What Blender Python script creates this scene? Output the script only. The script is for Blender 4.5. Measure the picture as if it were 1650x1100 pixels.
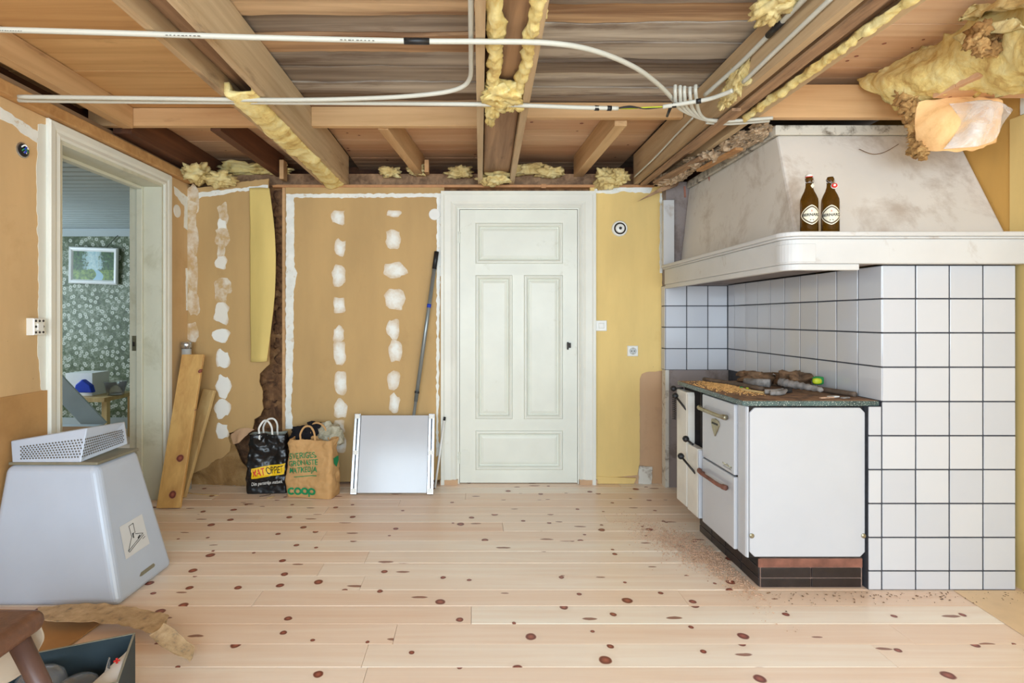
import bpy, math, random
from mathutils import Vector, noise, Matrix
random.seed(7)
for _o in list(bpy.data.objects): bpy.data.objects.remove(_o)
SC = bpy.context.scene
COL = SC.collection
# ------------------------------------------------------------------ camera
F, VX, VY, CH = 874.0, 762.0, 512.0, 1.22       # focal length (px), vanishing point (px), eye height (m)
cam = bpy.data.cameras.new('camera'); camo = bpy.data.objects.new('camera', cam); COL.objects.link(camo)
cam.sensor_width = 36.0; cam.lens = F / 1650 * 36
cam.shift_x = (825 - VX) / 1650; cam.shift_y = (VY - 550) / 1650
camo.location = (0, 0, CH); camo.rotation_euler = (math.pi / 2, 0, 0); cam.clip_start = .02
SC.camera = camo
# ------------------------------------------------------------------ world, window light, added side fill light, exposure
W = bpy.data.worlds.new('daylight'); SC.world = W; W.use_nodes = True
W.node_tree.nodes['Background'].inputs[0].default_value = (.80, .90, 1, 1)
W.node_tree.nodes['Background'].inputs[1].default_value = 1.0
def area(name, loc, rot, sx, sy, power, color):
    l = bpy.data.lights.new(name, 'AREA'); l.shape = 'RECTANGLE'; l.size = sx; l.size_y = sy
    l.energy = power; l.color = color
    o = bpy.data.objects.new(name, l); COL.objects.link(o); o.location = loc; o.rotation_euler = rot
    return o
RW = -1.9                                        # rear wall, behind the camera
WINS = [(-1.75, -.55), (-.15, 1.05), (1.3, 2.3)]    # rear windows: x range
for i, (x0, x1) in enumerate(WINS):
    area('window_daylight', ((x0 + x1) / 2, RW + .02, 1.42), (math.pi / 2, 0, 0), x1 - x0, 1.3, [74, 84, 50][i], (.70, .86, 1))
area('window_daylight', (-5.4, 4.6, 1.4), (0, -math.pi / 2, 0), 1.2, 1.1, 52, (.7, .86, 1))
area('window_daylight', (-2.07, -.75, 1.42), (0, -math.pi / 2, 0), 1.2, 1.2, 58, (.66, .84, 1))  # added fill to brighten the room; no window in the left wall
area('window_daylight', (2.45, -.3, 1.42), (0, math.pi / 2, 0), 1.2, 1.3, 34, (.72, .87, 1))  # unseen fill light added here; the right wall has no window
SC.view_settings.view_transform = 'Standard'; SC.view_settings.look = 'None'
SC.view_settings.exposure = -0.22; SC.view_settings.gamma = 1; SC.view_settings.use_curve_mapping = False
# ------------------------------------------------------------------ helpers
def P(px, py, Y): return Vector(((px - VX) * Y / F, Y, CH - (py - VY) * Y / F))
def XP(px, Y): return (px - VX) * Y / F
def ZP(py, Y): return CH - (py - VY) * Y / F
def floor_pt(px, py):
    Y = CH * F / (py - VY); return Vector((XP(px, Y), Y, 0))
def fb(p, f=1.0, o=4):
    return noise.fractal(Vector(p) * f, .9, 2.1, o)
def rough_edge(poly, seed, amp=.006, step=.03):
    out = []; n = len(poly)
    for i in range(n):
        a, b = Vector(poly[i]), Vector(poly[(i + 1) % n]); L = (b - a).length
        k = max(1, int(L / step))
        for j in range(k):
            p = a.lerp(b, j / k); nv = Vector((-(b - a).y, (b - a).x)) / max(L, 1e-6)
            d = noise.noise(Vector((p.x * 30 + seed * 7.7, p.y * 30, seed))) * amp if j else 0
            out.append(tuple(p + nv * d))
    return out
def spline(pts, n=8):
    pts = [Vector(p) for p in pts]; out = []
    for i in range(len(pts) - 1):
        p0 = pts[max(i - 1, 0)]; p1 = pts[i]; p2 = pts[i + 1]; p3 = pts[min(i + 2, len(pts) - 1)]
        for k in range(n):
            t = k / n
            out.append(.5 * ((2 * p1) + (p2 - p0) * t + (2 * p0 - 5 * p1 + 4 * p2 - p3) * t * t + (3 * p1 - p0 - 3 * p2 + p3) * t ** 3))
    out.append(pts[-1]); return out
class MB:
    def __init__(s): s.v = []; s.f = []
    def add(s, vs, fs):
        b = len(s.v); s.v += [Vector(v) for v in vs]; s.f += [tuple(b + i for i in f) for f in fs]; return s
    def hexa(s, v): return s.add(v, [(3, 2, 1, 0), (4, 5, 6, 7), (0, 1, 5, 4), (1, 2, 6, 5), (2, 3, 7, 6), (3, 0, 4, 7)])
    def box(s, x0, x1, y0, y1, z0, z1):
        return s.hexa([(x0, y0, z0), (x1, y0, z0), (x1, y1, z0), (x0, y1, z0), (x0, y0, z1), (x1, y0, z1), (x1, y1, z1), (x0, y1, z1)])
    def bar(s, p0, p1, w, h, side=None):
        p0, p1 = Vector(p0), Vector(p1); d = (p1 - p0).normalized()
        side = Vector(side) if side else d.cross(Vector((0, 0, 1)))
        side = (side - d * side.dot(d)).normalized(); up = side.cross(d).normalized()
        a, b = side * w / 2, up * h / 2
        return s.hexa([p0 - a - b, p1 - a - b, p1 + a - b, p0 + a - b, p0 - a + b, p1 - a + b, p1 + a + b, p0 + a + b])
    def tube(s, pts, r, n=10):
        pts = [Vector(p) for p in pts]; m = len(pts); rs = r if isinstance(r, (list, tuple)) else [r] * m
        ref = None; vs = []
        for i, p in enumerate(pts):
            d = (pts[min(i + 1, m - 1)] - pts[max(i - 1, 0)]).normalized()
            if ref is None:
                ref = d.orthogonal().normalized()
            ref = (ref - d * ref.dot(d)).normalized(); q = d.cross(ref)
            vs += [p + (ref * math.cos(2 * math.pi * k / n) + q * math.sin(2 * math.pi * k / n)) * rs[i] for k in range(n)]
        fs = [(i * n + k, i * n + (k + 1) % n, (i + 1) * n + (k + 1) % n, (i + 1) * n + k) for i in range(m - 1) for k in range(n)]
        fs += [tuple(reversed(range(n))), tuple((m - 1) * n + k for k in range(n))]
        return s.add(vs, fs)
    def lathe(s, c, prof, n=24, frame=None):
        c = Vector(c); ax = frame or (Vector((1, 0, 0)), Vector((0, 1, 0)), Vector((0, 0, 1)))
        vs = [c + (ax[0] * math.cos(2 * math.pi * k / n) + ax[1] * math.sin(2 * math.pi * k / n)) * r + ax[2] * z for r, z in prof for k in range(n)]
        m = len(prof)
        fs = [(i * n + k, i * n + (k + 1) % n, (i + 1) * n + (k + 1) % n, (i + 1) * n + k) for i in range(m - 1) for k in range(n)]
        fs += [tuple(reversed(range(n))), tuple((m - 1) * n + k for k in range(n))]
        return s.add(vs, fs)
    def prism(s, poly, mp, d0, d1):
        n = len(poly)
        ar = sum(poly[i][0] * poly[(i + 1) % n][1] - poly[(i + 1) % n][0] * poly[i][1] for i in range(n))
        if ar < 0: poly = poly[::-1]
        vs = [mp(u, v, d0) for u, v in poly] + [mp(u, v, d1) for u, v in poly]
        fs = [tuple(reversed(range(n))), tuple(range(n, 2 * n))] + [(i, (i + 1) % n, n + (i + 1) % n, n + i) for i in range(n)]
        return s.add(vs, fs)
    def ring(s, mp, x0, x1, z0, z1, prof, cap=True):
        vs = []
        for ins, d in prof:
            vs += [mp(x0 + ins, z0 + ins, d), mp(x1 - ins, z0 + ins, d), mp(x1 - ins, z1 - ins, d), mp(x0 + ins, z1 - ins, d)]
        fs = [(i * 4 + k, i * 4 + (k + 1) % 4, i * 4 + 4 + (k + 1) % 4, i * 4 + 4 + k) for i in range(len(prof) - 1) for k in range(4)]
        if cap: b = (len(prof) - 1) * 4; fs.append((b, b + 1, b + 2, b + 3))
        return s.add(vs, fs)
    def usweep(s, mp, x0, x1, z0, z1, prof):
        """profile (outward offset, proudness) swept up, across and down round an opening"""
        n = len(prof); vs = []
        for k in range(4):
            for o, d in prof:
                x = x0 - o if k < 2 else x1 + o; z = z0 if k in (0, 3) else z1 + o
                vs.append(mp(x, z, d))
        fs = [(k * n + i, k * n + (i + 1) % n, (k + 1) * n + (i + 1) % n, (k + 1) * n + i) for k in range(3) for i in range(n)]
        fs += [tuple(range(n)), tuple(reversed(range(3 * n, 4 * n)))]
        return s.add(vs, fs)
    def sheet(s, rows, nu=30, nv=16, th=.01, amp=0., fr=6., seed=0, fray=0.):
        cr = [spline(r, 10) for r in rows]
        def at(u, v):
            cols = []
            for r in cr:
                t = u * (len(r) - 1); i = min(int(t), len(r) - 2); cols.append(r[i].lerp(r[i + 1], t - i))
            c = spline(cols, 10) if len(cols) > 2 else cols
            t = v * (len(c) - 1); i = min(int(t), len(c) - 2); return c[i].lerp(c[i + 1], t - i)
        g = [[at(i / nu, j / nv) for i in range(nu + 1)] for j in range(nv + 1)]
        top = []; bot = []
        for j in range(nv + 1):
            for i in range(nu + 1):
                p = g[j][i]
                du = g[j][min(i + 1, nu)] - g[j][max(i - 1, 0)]; dv = g[min(j + 1, nv)][i] - g[max(j - 1, 0)][i]
                nn = du.cross(dv)
                nn = nn.normalized() if nn.length > 1e-9 else Vector((0, -1, 0))
                q = p + Vector((seed * 3.1, seed * 1.7, 0)); d = fb(q, fr) * amp
                if fray and (i in (0, nu) or j in (0, nv)):
                    p = p + noise.noise_vector(q * 25) * fray
                top.append(p + nn * (th / 2 + d)); bot.append(p - nn * (th / 2 - (d if th < .02 else -.7 * fb(q + Vector((9, 9, 9)), fr) * amp)))
        w = nu + 1; N = w * (nv + 1); fs = []
        for j in range(nv):
            for i in range(nu):
                a = j * w + i; fs += [(a, a + 1, a + w + 1, a + w), (N + a + w, N + a + w + 1, N + a + 1, N + a)]
        edge = [i for i in range(nu)] + [j * w + nu for j in range(nv)] + [nv * w + i for i in range(nu, 0, -1)] + [j * w for j in range(nv, 0, -1)]
        for k in range(len(edge)):
            a, b = edge[k], edge[(k + 1) % len(edge)]; fs.append((b, a, N + a, N + b))
        return s.add(top + bot, fs)
    def lump(s, c, size, seed=0, amp=.35, fr=1.6, nu=36, nv=20, keep=None):
        c = Vector(c); vs = []; size = Vector(size)
        for j in range(nv + 1):
            th = math.pi * j / nv
            for i in range(nu):
                ph = 2 * math.pi * i / nu
                d = Vector((math.sin(th) * math.cos(ph), math.sin(th) * math.sin(ph), math.cos(th)))
                sq = 1 / max(abs(d.x), abs(d.y), abs(d.z)) ** .45
                r = sq * (.86 + amp * fb(d + Vector((seed * 5.3, seed, 0)), fr, 5))
                p = c + Vector((d.x * size.x, d.y * size.y, d.z * size.z)) * r * .5
                if keep: p = keep(p)
                vs.append(p)
        fs = [(j * nu + (i + 1) % nu, j * nu + i, (j + 1) * nu + i, (j + 1) * nu + (i + 1) % nu) for j in range(nv) for i in range(nu)]
        return s.add(vs, fs)
WL = {}
def tag(o, label=None, cat=None, group=None, kind=None):
    if label: o['label'] = label
    if cat: o['category'] = cat
    if group: o['group'] = group
    if kind: o['kind'] = kind
    return o
def place(o, w, parent):
    w = Vector(w); WL[o.name] = w
    if parent: o.parent = parent; o.location = w - WL[parent.name]
    else: o.location = w
    COL.objects.link(o); return o
def mesh_of(name, mb, mat, org, smooth):
    me = bpy.data.meshes.new(name); me.from_pydata([v - org for v in mb.v], [], mb.f); me.update()
    if mat: me.materials.append(M[mat])
    if smooth: me.polygons.foreach_set('use_smooth', [True] * len(me.polygons))
    return me
def obj(name, mb, mat, parent=None, label=None, cat=None, group=None, kind=None, smooth=False, bevel=0, org=None, seg=2):
    lo = Vector([min(v[i] for v in mb.v) for i in range(3)]); hi = Vector([max(v[i] for v in mb.v) for i in range(3)])
    org = Vector(org) if org else Vector(((lo.x + hi.x) / 2, (lo.y + hi.y) / 2, lo.z))
    o = bpy.data.objects.new(name, mesh_of(name, mb, mat, org, smooth)); place(o, org, parent)
    if bevel:
        b = o.modifiers.new('bevel', 'BEVEL'); b.width = bevel; b.segments = seg; b.limit_method = 'ANGLE'; b.angle_limit = .6
    return tag(o, label, cat, group, kind)
def empty(name, loc, label, cat, group=None, kind=None):
    o = bpy.data.objects.new(name, None); place(o, loc, None); o.empty_display_size = .05
    return tag(o, label, cat, group, kind)
SHARED = {}
def piece(name, key, build, mat, loc, parent, bevel=0, smooth=False):
    """an object that shares its mesh with alike pieces; build() gives the mesh about its own origin"""
    if key not in SHARED: SHARED[key] = mesh_of(name, build(), mat, Vector((0, 0, 0)), smooth)
    o = bpy.data.objects.new(name, SHARED[key]); place(o, loc, parent)
    if bevel:
        b = o.modifiers.new('bevel', 'BEVEL'); b.width = bevel; b.segments = 1; b.limit_method = 'ANGLE'
    return o
def text_mesh(s, size=.1, bold=0., shear=0., spacing=1.):
    cu = bpy.data.curves.new('t', 'FONT'); cu.body = s; cu.size = size; cu.align_x = 'CENTER'; cu.align_y = 'CENTER'
    cu.offset = bold * size; cu.shear = shear; cu.space_character = spacing; cu.resolution_u = 4
    o = bpy.data.objects.new('t', cu); COL.objects.link(o)
    dg = bpy.context.evaluated_depsgraph_get(); me = bpy.data.meshes.new_from_object(o.evaluated_get(dg))
    vs = [tuple(v.co) for v in me.vertices]; fs = [tuple(p.vertices) for p in me.polygons]
    bpy.data.objects.remove(o); bpy.data.curves.remove(cu); bpy.data.meshes.remove(me)
    return vs, fs
# ------------------------------------------------------------------ materials
M = {}
class NT:
    def __init__(s, name):
        m = bpy.data.materials.new(name); m.use_nodes = True; M[name] = m; s.m = m
        s.t = m.node_tree; s.b = s.t.nodes['Principled BSDF']; s.out = s.t.nodes['Material Output']
    def n(s, typ, **k):
        nd = s.t.nodes.new(typ)
        for a, v in k.items(): setattr(nd, a, v)
        return nd
    def l(s, a, b): s.t.links.new(a, b)
    def setin(s, nd, key, v):
        if hasattr(v, 'is_output'): s.l(v, nd.inputs[key])
        else: nd.inputs[key].default_value = v
    def math(s, op, a, b=0.):
        nd = s.n('ShaderNodeMath', operation=op); s.setin(nd, 0, a); s.setin(nd, 1, b); return nd.outputs[0]
    def vmath(s, op, a, b):
        nd = s.n('ShaderNodeVectorMath', operation=op); s.setin(nd, 0, a); s.setin(nd, 1, b); return nd.outputs[0]
    def coords(s, rnd=True):
        c = s.n('ShaderNodeTexCoord').outputs['Object']
        if not rnd: return c
        oi = s.n('ShaderNodeObjectInfo').outputs['Random']; s.rand = oi
        off = s.n('ShaderNodeCombineXYZ')
        s.l(s.math('MULTIPLY', oi, 37.), off.inputs[0]); s.l(s.math('MULTIPLY', oi, 91.), off.inputs[1]); s.l(s.math('MULTIPLY', oi, 53.), off.inputs[2])
        return s.vmath('ADD', c, off.outputs[0])
    def noise(s, v, scale, detail=4, rough=.55, dist=0.):
        nd = s.n('ShaderNodeTexNoise'); s.l(v, nd.inputs['Vector']); nd.inputs['Scale'].default_value = scale
        nd.inputs['Detail'].default_value = detail; nd.inputs['Roughness'].default_value = rough; nd.inputs['Distortion'].default_value = dist
        return nd.outputs['Fac']
    def ramp(s, f, stops):
        nd = s.n('ShaderNodeValToRGB'); s.l(f, nd.inputs[0]); e = nd.color_ramp.elements
        for i, (p, c) in enumerate(stops):
            if i < 2: e[i].position = p
            else: e.new(p)
        for i, (p, c) in enumerate(stops):
            e[i].color = (c, c, c, 1) if not isinstance(c, tuple) else (*c, 1)
        return nd.outputs[0]
    def mix(s, f, a, b, mode='MIX'):
        nd = s.n('ShaderNodeMix', data_type='RGBA', blend_type=mode)
        s.setin(nd, 0, f)
        for k, v in ((6, a), (7, b)):
            if isinstance(v, tuple): v = (*v, 1) if len(v) == 3 else v
            s.setin(nd, k, v)
        return nd.outputs[2]
    def scale(s, v, sc): return s.vmath('MULTIPLY', v, sc)
    def bump(s, h, st=.3, dist=.005):
        nd = s.n('ShaderNodeBump'); s.l(h, nd.inputs['Height']); nd.inputs['Strength'].default_value = st; nd.inputs['Distance'].default_value = dist
        s.l(nd.outputs[0], s.b.inputs['Normal'])
    def fin(s, col, rough=.6, metal=0., spec=None):
        s.setin(s.b, 'Base Color', (*col, 1) if isinstance(col, tuple) else col)
        s.setin(s.b, 'Roughness', rough); s.b.inputs['Metallic'].default_value = metal
        if spec is not None: s.b.inputs['Specular IOR Level'].default_value = spec
        return s.m
def srgb(r, g, b):
    f = lambda c: (c / 255 / 12.92) if c / 255 <= .04045 else ((c / 255 + .055) / 1.055) ** 2.4
    return (f(r), f(g), f(b))
def plain(name, rgb, rough=.5, metal=0., var=.12, sc=9., bump=0., bs=60.):
    t = NT(name); c = srgb(*rgb); v = t.coords()
    n = t.noise(v, sc, 5)
    col = t.ramp(n, [(.3, tuple(x * (1 - var) for x in c)), (.7, tuple(min(1, x * (1 + var * .5)) for x in c))])
    if bump: t.bump(t.noise(v, bs, 3), bump)
    return t.fin(col, rough, metal)
def wood(name, light, dark, axis='X', rough=.55, knots=0., kr=.1, ksc=5.5, streak=1., tint=None, grime=None, bump=.15, gs=1., spike=False):
    """long grain along an axis, per-piece shift, optional round knots and a grime tone"""
    t = NT(name); v = t.coords(); L, D = srgb(*light), srgb(*dark)
    sc = {'X': (1.1, 22, 22), 'Y': (22, 1.1, 22), 'Z': (22, 22, 1.1)}[axis]; sc = tuple(k * gs for k in sc)
    n1 = t.noise(t.scale(v, sc), 1., 5, .6, .6)
    sc2 = {'X': (.5, 5, 5), 'Y': (5, .5, 5), 'Z': (5, 5, .5)}[axis]
    n2 = t.noise(t.scale(v, sc2), 1., 3)
    f = t.math('ADD', t.math('MULTIPLY', n1, .5), t.math('MULTIPLY', n2, .5))
    col = t.ramp(f, [(.5 - .14 / streak, D), (.5 + .12 / streak, L)])
    if tint:
        col = t.mix(t.math('MULTIPLY', t.rand, tint[1]), col, srgb(*tint[0]), 'MULTIPLY')
    if grime:
        g = t.ramp(t.noise(t.scale(v, tuple(3 * (k ** .5) for k in sc)), .5, 6, .65), [(grime[1], 0.), (grime[1] + .18, 1.)])
        col = t.mix(g, col, srgb(*grime[0]))
    if knots:
        cr = t.n('ShaderNodeTexVoronoi', feature='F1'); cr.voronoi_dimensions = '2D'
        sp3 = t.n('ShaderNodeSeparateXYZ'); t.l(v, sp3.inputs[0]); cb3 = t.n('ShaderNodeCombineXYZ')
        t.l(sp3.outputs[0], cb3.inputs[0]); t.l(sp3.outputs[2 if axis == 'Z' else 1], cb3.inputs[1])
        wob = t.n('ShaderNodeTexNoise'); t.l(v, wob.inputs['Vector']); wob.inputs['Scale'].default_value = 18
        vv = t.vmath('ADD', cb3.outputs[0], t.scale(wob.outputs['Color'], (.012, .012, 0)))
        t.l(vv, cr.inputs['Vector']); cr.inputs['Scale'].default_value = ksc
        sep = t.n('ShaderNodeSeparateColor'); t.l(cr.outputs['Color'], sep.inputs[0])
        rad = t.math('ADD', t.math('MULTIPLY', sep.outputs[1], kr * .75), kr * .38)
        q = t.math('DIVIDE', cr.outputs['Distance'], rad)
        on = t.math('LESS_THAN', sep.outputs[0], knots)
        kc = t.ramp(q, [(0., srgb(178, 104, 84)), (.4, srgb(150, 78, 62)), (.72, srgb(104, 48, 38)), (.95, srgb(176, 118, 96))])
        kf = t.math('MULTIPLY', t.ramp(q, [(.85, 1.), (1., 0.)]), on)
        halo = t.math('MULTIPLY', t.math('MULTIPLY', t.ramp(t.math('MULTIPLY', q, .45), [(.4, 1.), (1., 0.)]), on), .35)
        col = t.mix(halo, col, tuple(x * .86 for x in D)); col = t.mix(kf, col, kc)
        if spike:
            c2 = t.n('ShaderNodeTexVoronoi', feature='F1'); c2.voronoi_dimensions = '2D'; t.l(t.scale(vv, (2.6, 9.5, 0)), c2.inputs['Vector']); c2.inputs['Scale'].default_value = 1.
            s2 = t.n('ShaderNodeSeparateColor'); t.l(c2.outputs['Color'], s2.inputs[0])
            q2 = t.math('DIVIDE', c2.outputs['Distance'], t.math('ADD', t.math('MULTIPLY', s2.outputs[1], .07), .045))
            col = t.mix(t.math('MULTIPLY', t.ramp(q2, [(.8, .9), (1., 0.)]), t.math('LESS_THAN', s2.outputs[0], .2)), col, srgb(138, 84, 64))
    if bump: t.bump(n1, bump, .004)
    t.fin(col, rough); return t
wood('floor_pine', (252, 242, 228), (241, 220, 200), 'X', .33, knots=.55, kr=.125, ksc=5.4, tint=((244, 216, 198), .6), bump=.02, spike=True)
wood('pine_orange', (222, 180, 124), (194, 148, 94), 'X', .65, knots=.12, tint=((225, 200, 175), .6), grime=((150, 104, 62), .62))
wood('pine_pink', (236, 200, 164), (216, 174, 136), 'X', .6, knots=.25, kr=.07, ksc=6, tint=((235, 210, 195), .6))
wood('old_board', (214, 202, 186), (130, 114, 100), 'X', .85, gs=.7, tint=((172, 156, 142), 1.), grime=((104, 82, 66), .56), streak=1.2, bump=.6)
wood('old_board_tan', (226, 192, 150), (146, 112, 82), 'X', .85, gs=.7, tint=((205, 180, 160), .8), grime=((98, 70, 50), .56), streak=1.2, bump=.5)
wood('header_pine', (226, 190, 142), (202, 162, 114), 'X', .62, tint=((235, 210, 190), .6), grime=((150, 108, 70), .64))
wood('joist_pine', (222, 186, 138), (192, 150, 104), 'Y', .62, tint=((225, 200, 180), .6), grime=((128, 92, 60), .62))
wood('joist_dark', (118, 74, 46), (74, 42, 26), 'Y', .7, grime=((60, 38, 26), .6))
wood('beam_side', (216, 194, 158), (184, 156, 120), 'Y', .72, tint=((225, 208, 190), .7), grime=((112, 86, 62), .6), bump=.3)
wood('beam_core', (184, 146, 110), (118, 88, 64), 'Y', .75, grime=((74, 50, 36), .56), streak=1.1, bump=.5)
wood('plank_pine', (226, 182, 112), (196, 144, 82), 'Z', .5, knots=.5, kr=.12, ksc=4.5)
wood('plank_pale', (214, 186, 130), (190, 152, 98), 'Z', .5, knots=.45, kr=.12, ksc=4.2)
wood('strip_wood', (196, 146, 94), (150, 100, 60), 'X', .6, grime=((110, 72, 46), .6))
wood('dark_bar', (112, 94, 80), (70, 56, 46), 'X', .7)
def painted(name, rgb, grime, thr=.6, rough=.45, sc=5., amt=.7):
    t = NT(name); v = t.coords(); c = srgb(*rgb)
    base = t.ramp(t.noise(v, 3, 4), [(.35, tuple(x * .93 for x in c)), (.65, c)])
    g = t.ramp(t.noise(v, sc, 8, .68, .4), [(thr, 0.), (min(thr + .16, 1), amt)])
    t.bump(t.noise(v, 40, 4), .06)
    return t.fin(t.mix(g, base, srgb(*grime)), rough)
painted('white_paint', (233, 235, 224), (172, 168, 140), .63, .38, 5, .5)
painted('casing_paint', (236, 236, 226), (176, 172, 146), .64, .4, 4, .5)
painted('jamb_paint', (218, 216, 196), (168, 162, 130), .54, .5, 5, .4)
painted('mantel_paint', (210, 209, 208), (150, 124, 98), .6, .5, 4.5, .75)
painted('hood_plaster', (224, 217, 208), (168, 148, 130), .5, .85, 3.2, .65)
painted('grey_plaster', (150, 138, 134), (112, 96, 88), .5, .9, 6, .7)
painted('dirty_trim', (208, 200, 186), (92, 76, 58), .5, .8, 14, .9)
painted('slat_paint', (186, 196, 196), (150, 158, 156), .6, .5, 4, .5)
painted('dirty_white', (222, 218, 208), (128, 104, 82), .52, .6, 12, .9)
def wallboard(name, rgb, stain, thr=.58):
    t = NT(name); v = t.coords(False); c = srgb(*rgb)
    a = t.noise(t.scale(v, (2.2, 2.2, .6)), 1.3, 5); col = t.ramp(a, [(.3, tuple(x * .84 for x in c)), (.7, tuple(min(1, x * 1.08) for x in c))])
    sp = t.ramp(t.noise(v, 60, 2), [(.76, 0.), (.8, .45)]); col = t.mix(sp, col, srgb(110, 78, 44))
    st = t.ramp(t.noise(v, 2.4, 7, .65), [(thr, 0.), (thr + .2, .55)]); col = t.mix(st, col, srgb(*stain))
    t.bump(t.noise(v, 150, 2), .05); return t.fin(col, .8)
wallboard('tan_board', (200, 165, 112), (170, 134, 84))
wallboard('left_board', (220, 184, 134), (190, 148, 98))
wallboard('lower_board', (200, 154, 98), (156, 112, 62), .5)
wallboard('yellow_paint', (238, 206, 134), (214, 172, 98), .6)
wallboard('ochre_yellow', (214, 166, 88), (180, 128, 62), .55)
wallboard('bare_board', (206, 168, 132), (150, 116, 88), .55)
wallboard('yellow_paper', (228, 202, 124), (206, 176, 96), .62)
t = NT('masonry'); v = t.coords(False)
n = t.noise(v, 9, 8, .68, .5)
col = t.ramp(n, [(.32, srgb(66, 44, 32)), (.5, srgb(128, 92, 62)), (.66, srgb(160, 122, 82)), (.76, srgb(196, 176, 146))])
t.bump(t.noise(v, 22, 8, .7), 1., .02); t.fin(col, .95)
t = NT('torn_layer'); v = t.coords(False)
col = t.ramp(t.noise(v, 6, 8, .65, .6), [(.3, srgb(112, 84, 50)), (.5, srgb(156, 122, 76)), (.7, srgb(190, 158, 108))])
t.bump(t.noise(v, 12, 6, .6, 1.), .8, .012); t.fin(col, .9)
t = NT('filler'); v = t.coords(); g = t.n('ShaderNodeTexCoord').outputs['Generated']
d = t.vmath('SUBTRACT', g, (.5, .5, .5)); ln = t.n('ShaderNodeVectorMath', operation='LENGTH')
t.l(t.scale(d, (1.0, 1.0, 1.0)), ln.inputs[0])
TAN = srgb(200, 165, 112)
a = t.ramp(t.math('ADD', ln.outputs['Value'], t.math('MULTIPLY', t.math('SUBTRACT', t.noise(v, 26, 6, .62), .5), .4)), [(.5, 1.), (.76, .25)])
t.fin(t.mix(t.math('MULTIPLY', a, t.ramp(t.rand, [(0., .8), (.5, 1.)])), TAN, srgb(246, 247, 242)), .85)
t = NT('filler_thin'); v = t.coords()
t.fin(t.mix(t.ramp(t.noise(v, 14, 6, .6), [(.38, .06), (.66, .72)]), TAN, srgb(242, 242, 234)), .85)
t = NT('plaster_white'); v = t.coords(False)
t.fin(t.mix(t.ramp(t.noise(v, 22, 8, .66), [(.3, .2), (.42, 1.)]), TAN, t.ramp(t.noise(v, 14, 5), [(.3, srgb(232, 234, 228)), (.7, srgb(248, 249, 244))])), .85)
def wool(name, light, mid, dark, sc=11., bs=.6):
    t = NT(name); v = t.coords()
    col = t.ramp(t.noise(v, sc, 8, .66, .7), [(.28, srgb(*dark)), (.46, srgb(*mid)), (.66, srgb(*light))])
    t.bump(t.noise(v, 44, 9, .76, 1.4), bs, .016); t.fin(col, .95)
    t.b.inputs['Subsurface Weight'].default_value = .0
wool('wool_yellow', (255, 240, 178), (246, 220, 142), (206, 160, 88))
wool('wool_pale', (252, 236, 178), (234, 208, 140), (158, 124, 76), 14)
wool('wool_orange', (255, 214, 156), (248, 200, 140), (220, 164, 104), 7, .25)
wool('wool_brown', (226, 184, 120), (184, 138, 82), (92, 62, 36), 16)
wool('wool_grey', (218, 214, 196), (190, 184, 160), (130, 124, 104), 18)
t = NT('tile'); v = t.coords()
col = t.mix(t.rand, srgb(198, 200, 207), srgb(208, 209, 214))
t.bump(t.noise(v, 6, 2), .05, .01); t.fin(col, .08)
plain('grout', (64, 66, 74), .9, 0, .3, 30)
plain('enamel', (196, 198, 204), .16, 0, .03, 4)
plain('enamel_worn', (226, 222, 214), .3, 0, .1, 6)
plain('conduit', (200, 198, 186), .45, 0, .06, 5)
plain('print_black', (38, 38, 40), .6)
plain('tape_black', (26, 26, 28), .45)
plain('iron', (62, 58, 56), .6, .5, .4, 18, .3)
plain('soot', (40, 34, 32), .9, 0, .5, 20, .4)
plain('rust', (140, 92, 76), .85, 0, .4, 14, .2)
plain('plinth_tile', (44, 36, 36), .35, 0, .5, 16)
plain('plinth_mortar', (150, 124, 112), .9, 0, .4, 25)
plain('nickel', (168, 160, 136), .35, .8, .3, 25)
plain('chrome', (200, 206, 214), .25, .9, .2, 30)
plain('pole_grey', (150, 158, 160), .35, .6, .1, 10)
plain('plastic_black', (30, 30, 32), .5)
plain('blue', (28, 66, 190), .5)
plain('green', (40, 140, 70), .6)
plain('white_plastic', (240, 240, 236), .35, 0, .04)
plain('hood_enamel', (188, 198, 214), .22, 0, .06, 3)
plain('hood_edge', (132, 126, 106), .5, 0, .2, 10)
plain('hole_dark', (88, 82, 70), .8)
plain('sticker', (216, 218, 220), .5, 0, .03)
plain('bag_black', (24, 24, 26), .28, 0, .3, 6)
plain('bag_grey', (136, 142, 134), .6)
plain('bag_kraft', (202, 158, 104), .75, 0, .1, 5)
plain('bag_green', (22, 138, 84), .7, 0, .08)
plain('label_yellow', (250, 204, 24), .5, 0, .03)
plain('print_red', (214, 44, 34), .5, 0, .05)
plain('print_white', (240, 240, 236), .5, 0, .03)
plain('cloth_black', (24, 23, 30), .95, 0, .3, 30, .3)
plain('label_cream', (236, 228, 204), .55, 0, .04)
plain('label_brown', (92, 74, 56), .55)
plain('porcelain', (238, 236, 228), .25, 0, .04)
plain('box_dark', (46, 62, 70), .75, 0, .12, 5)
plain('box_edge', (150, 146, 130), .85, 0, .15, 8)
plain('cardboard', (190, 144, 92), .85, 0, .15, 5)
plain('grey_board', (186, 194, 196), .6, 0, .08, 5)
plain('stool_leg', (100, 72, 62), .4, 0, .25, 8)
plain('patch_pine', (232, 202, 164), .6, 0, .12, 6)
plain('cloth_beige', (186, 168, 146), .8, 0, .1, 6)
plain('saw_dust', (222, 172, 108), .95, 0, .3, 40)
plain('saw_chips', (206, 168, 140), .95, 0, .35, 60)
plain('debris', (190, 164, 134), .95, 0, .5, 30, .8, 40)
plain('bark', (122, 92, 66), .9, 0, .6, 26, 1., 50)
plain('ash_wood', (146, 140, 136), .8, 0, .55, 30, .8)
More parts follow.
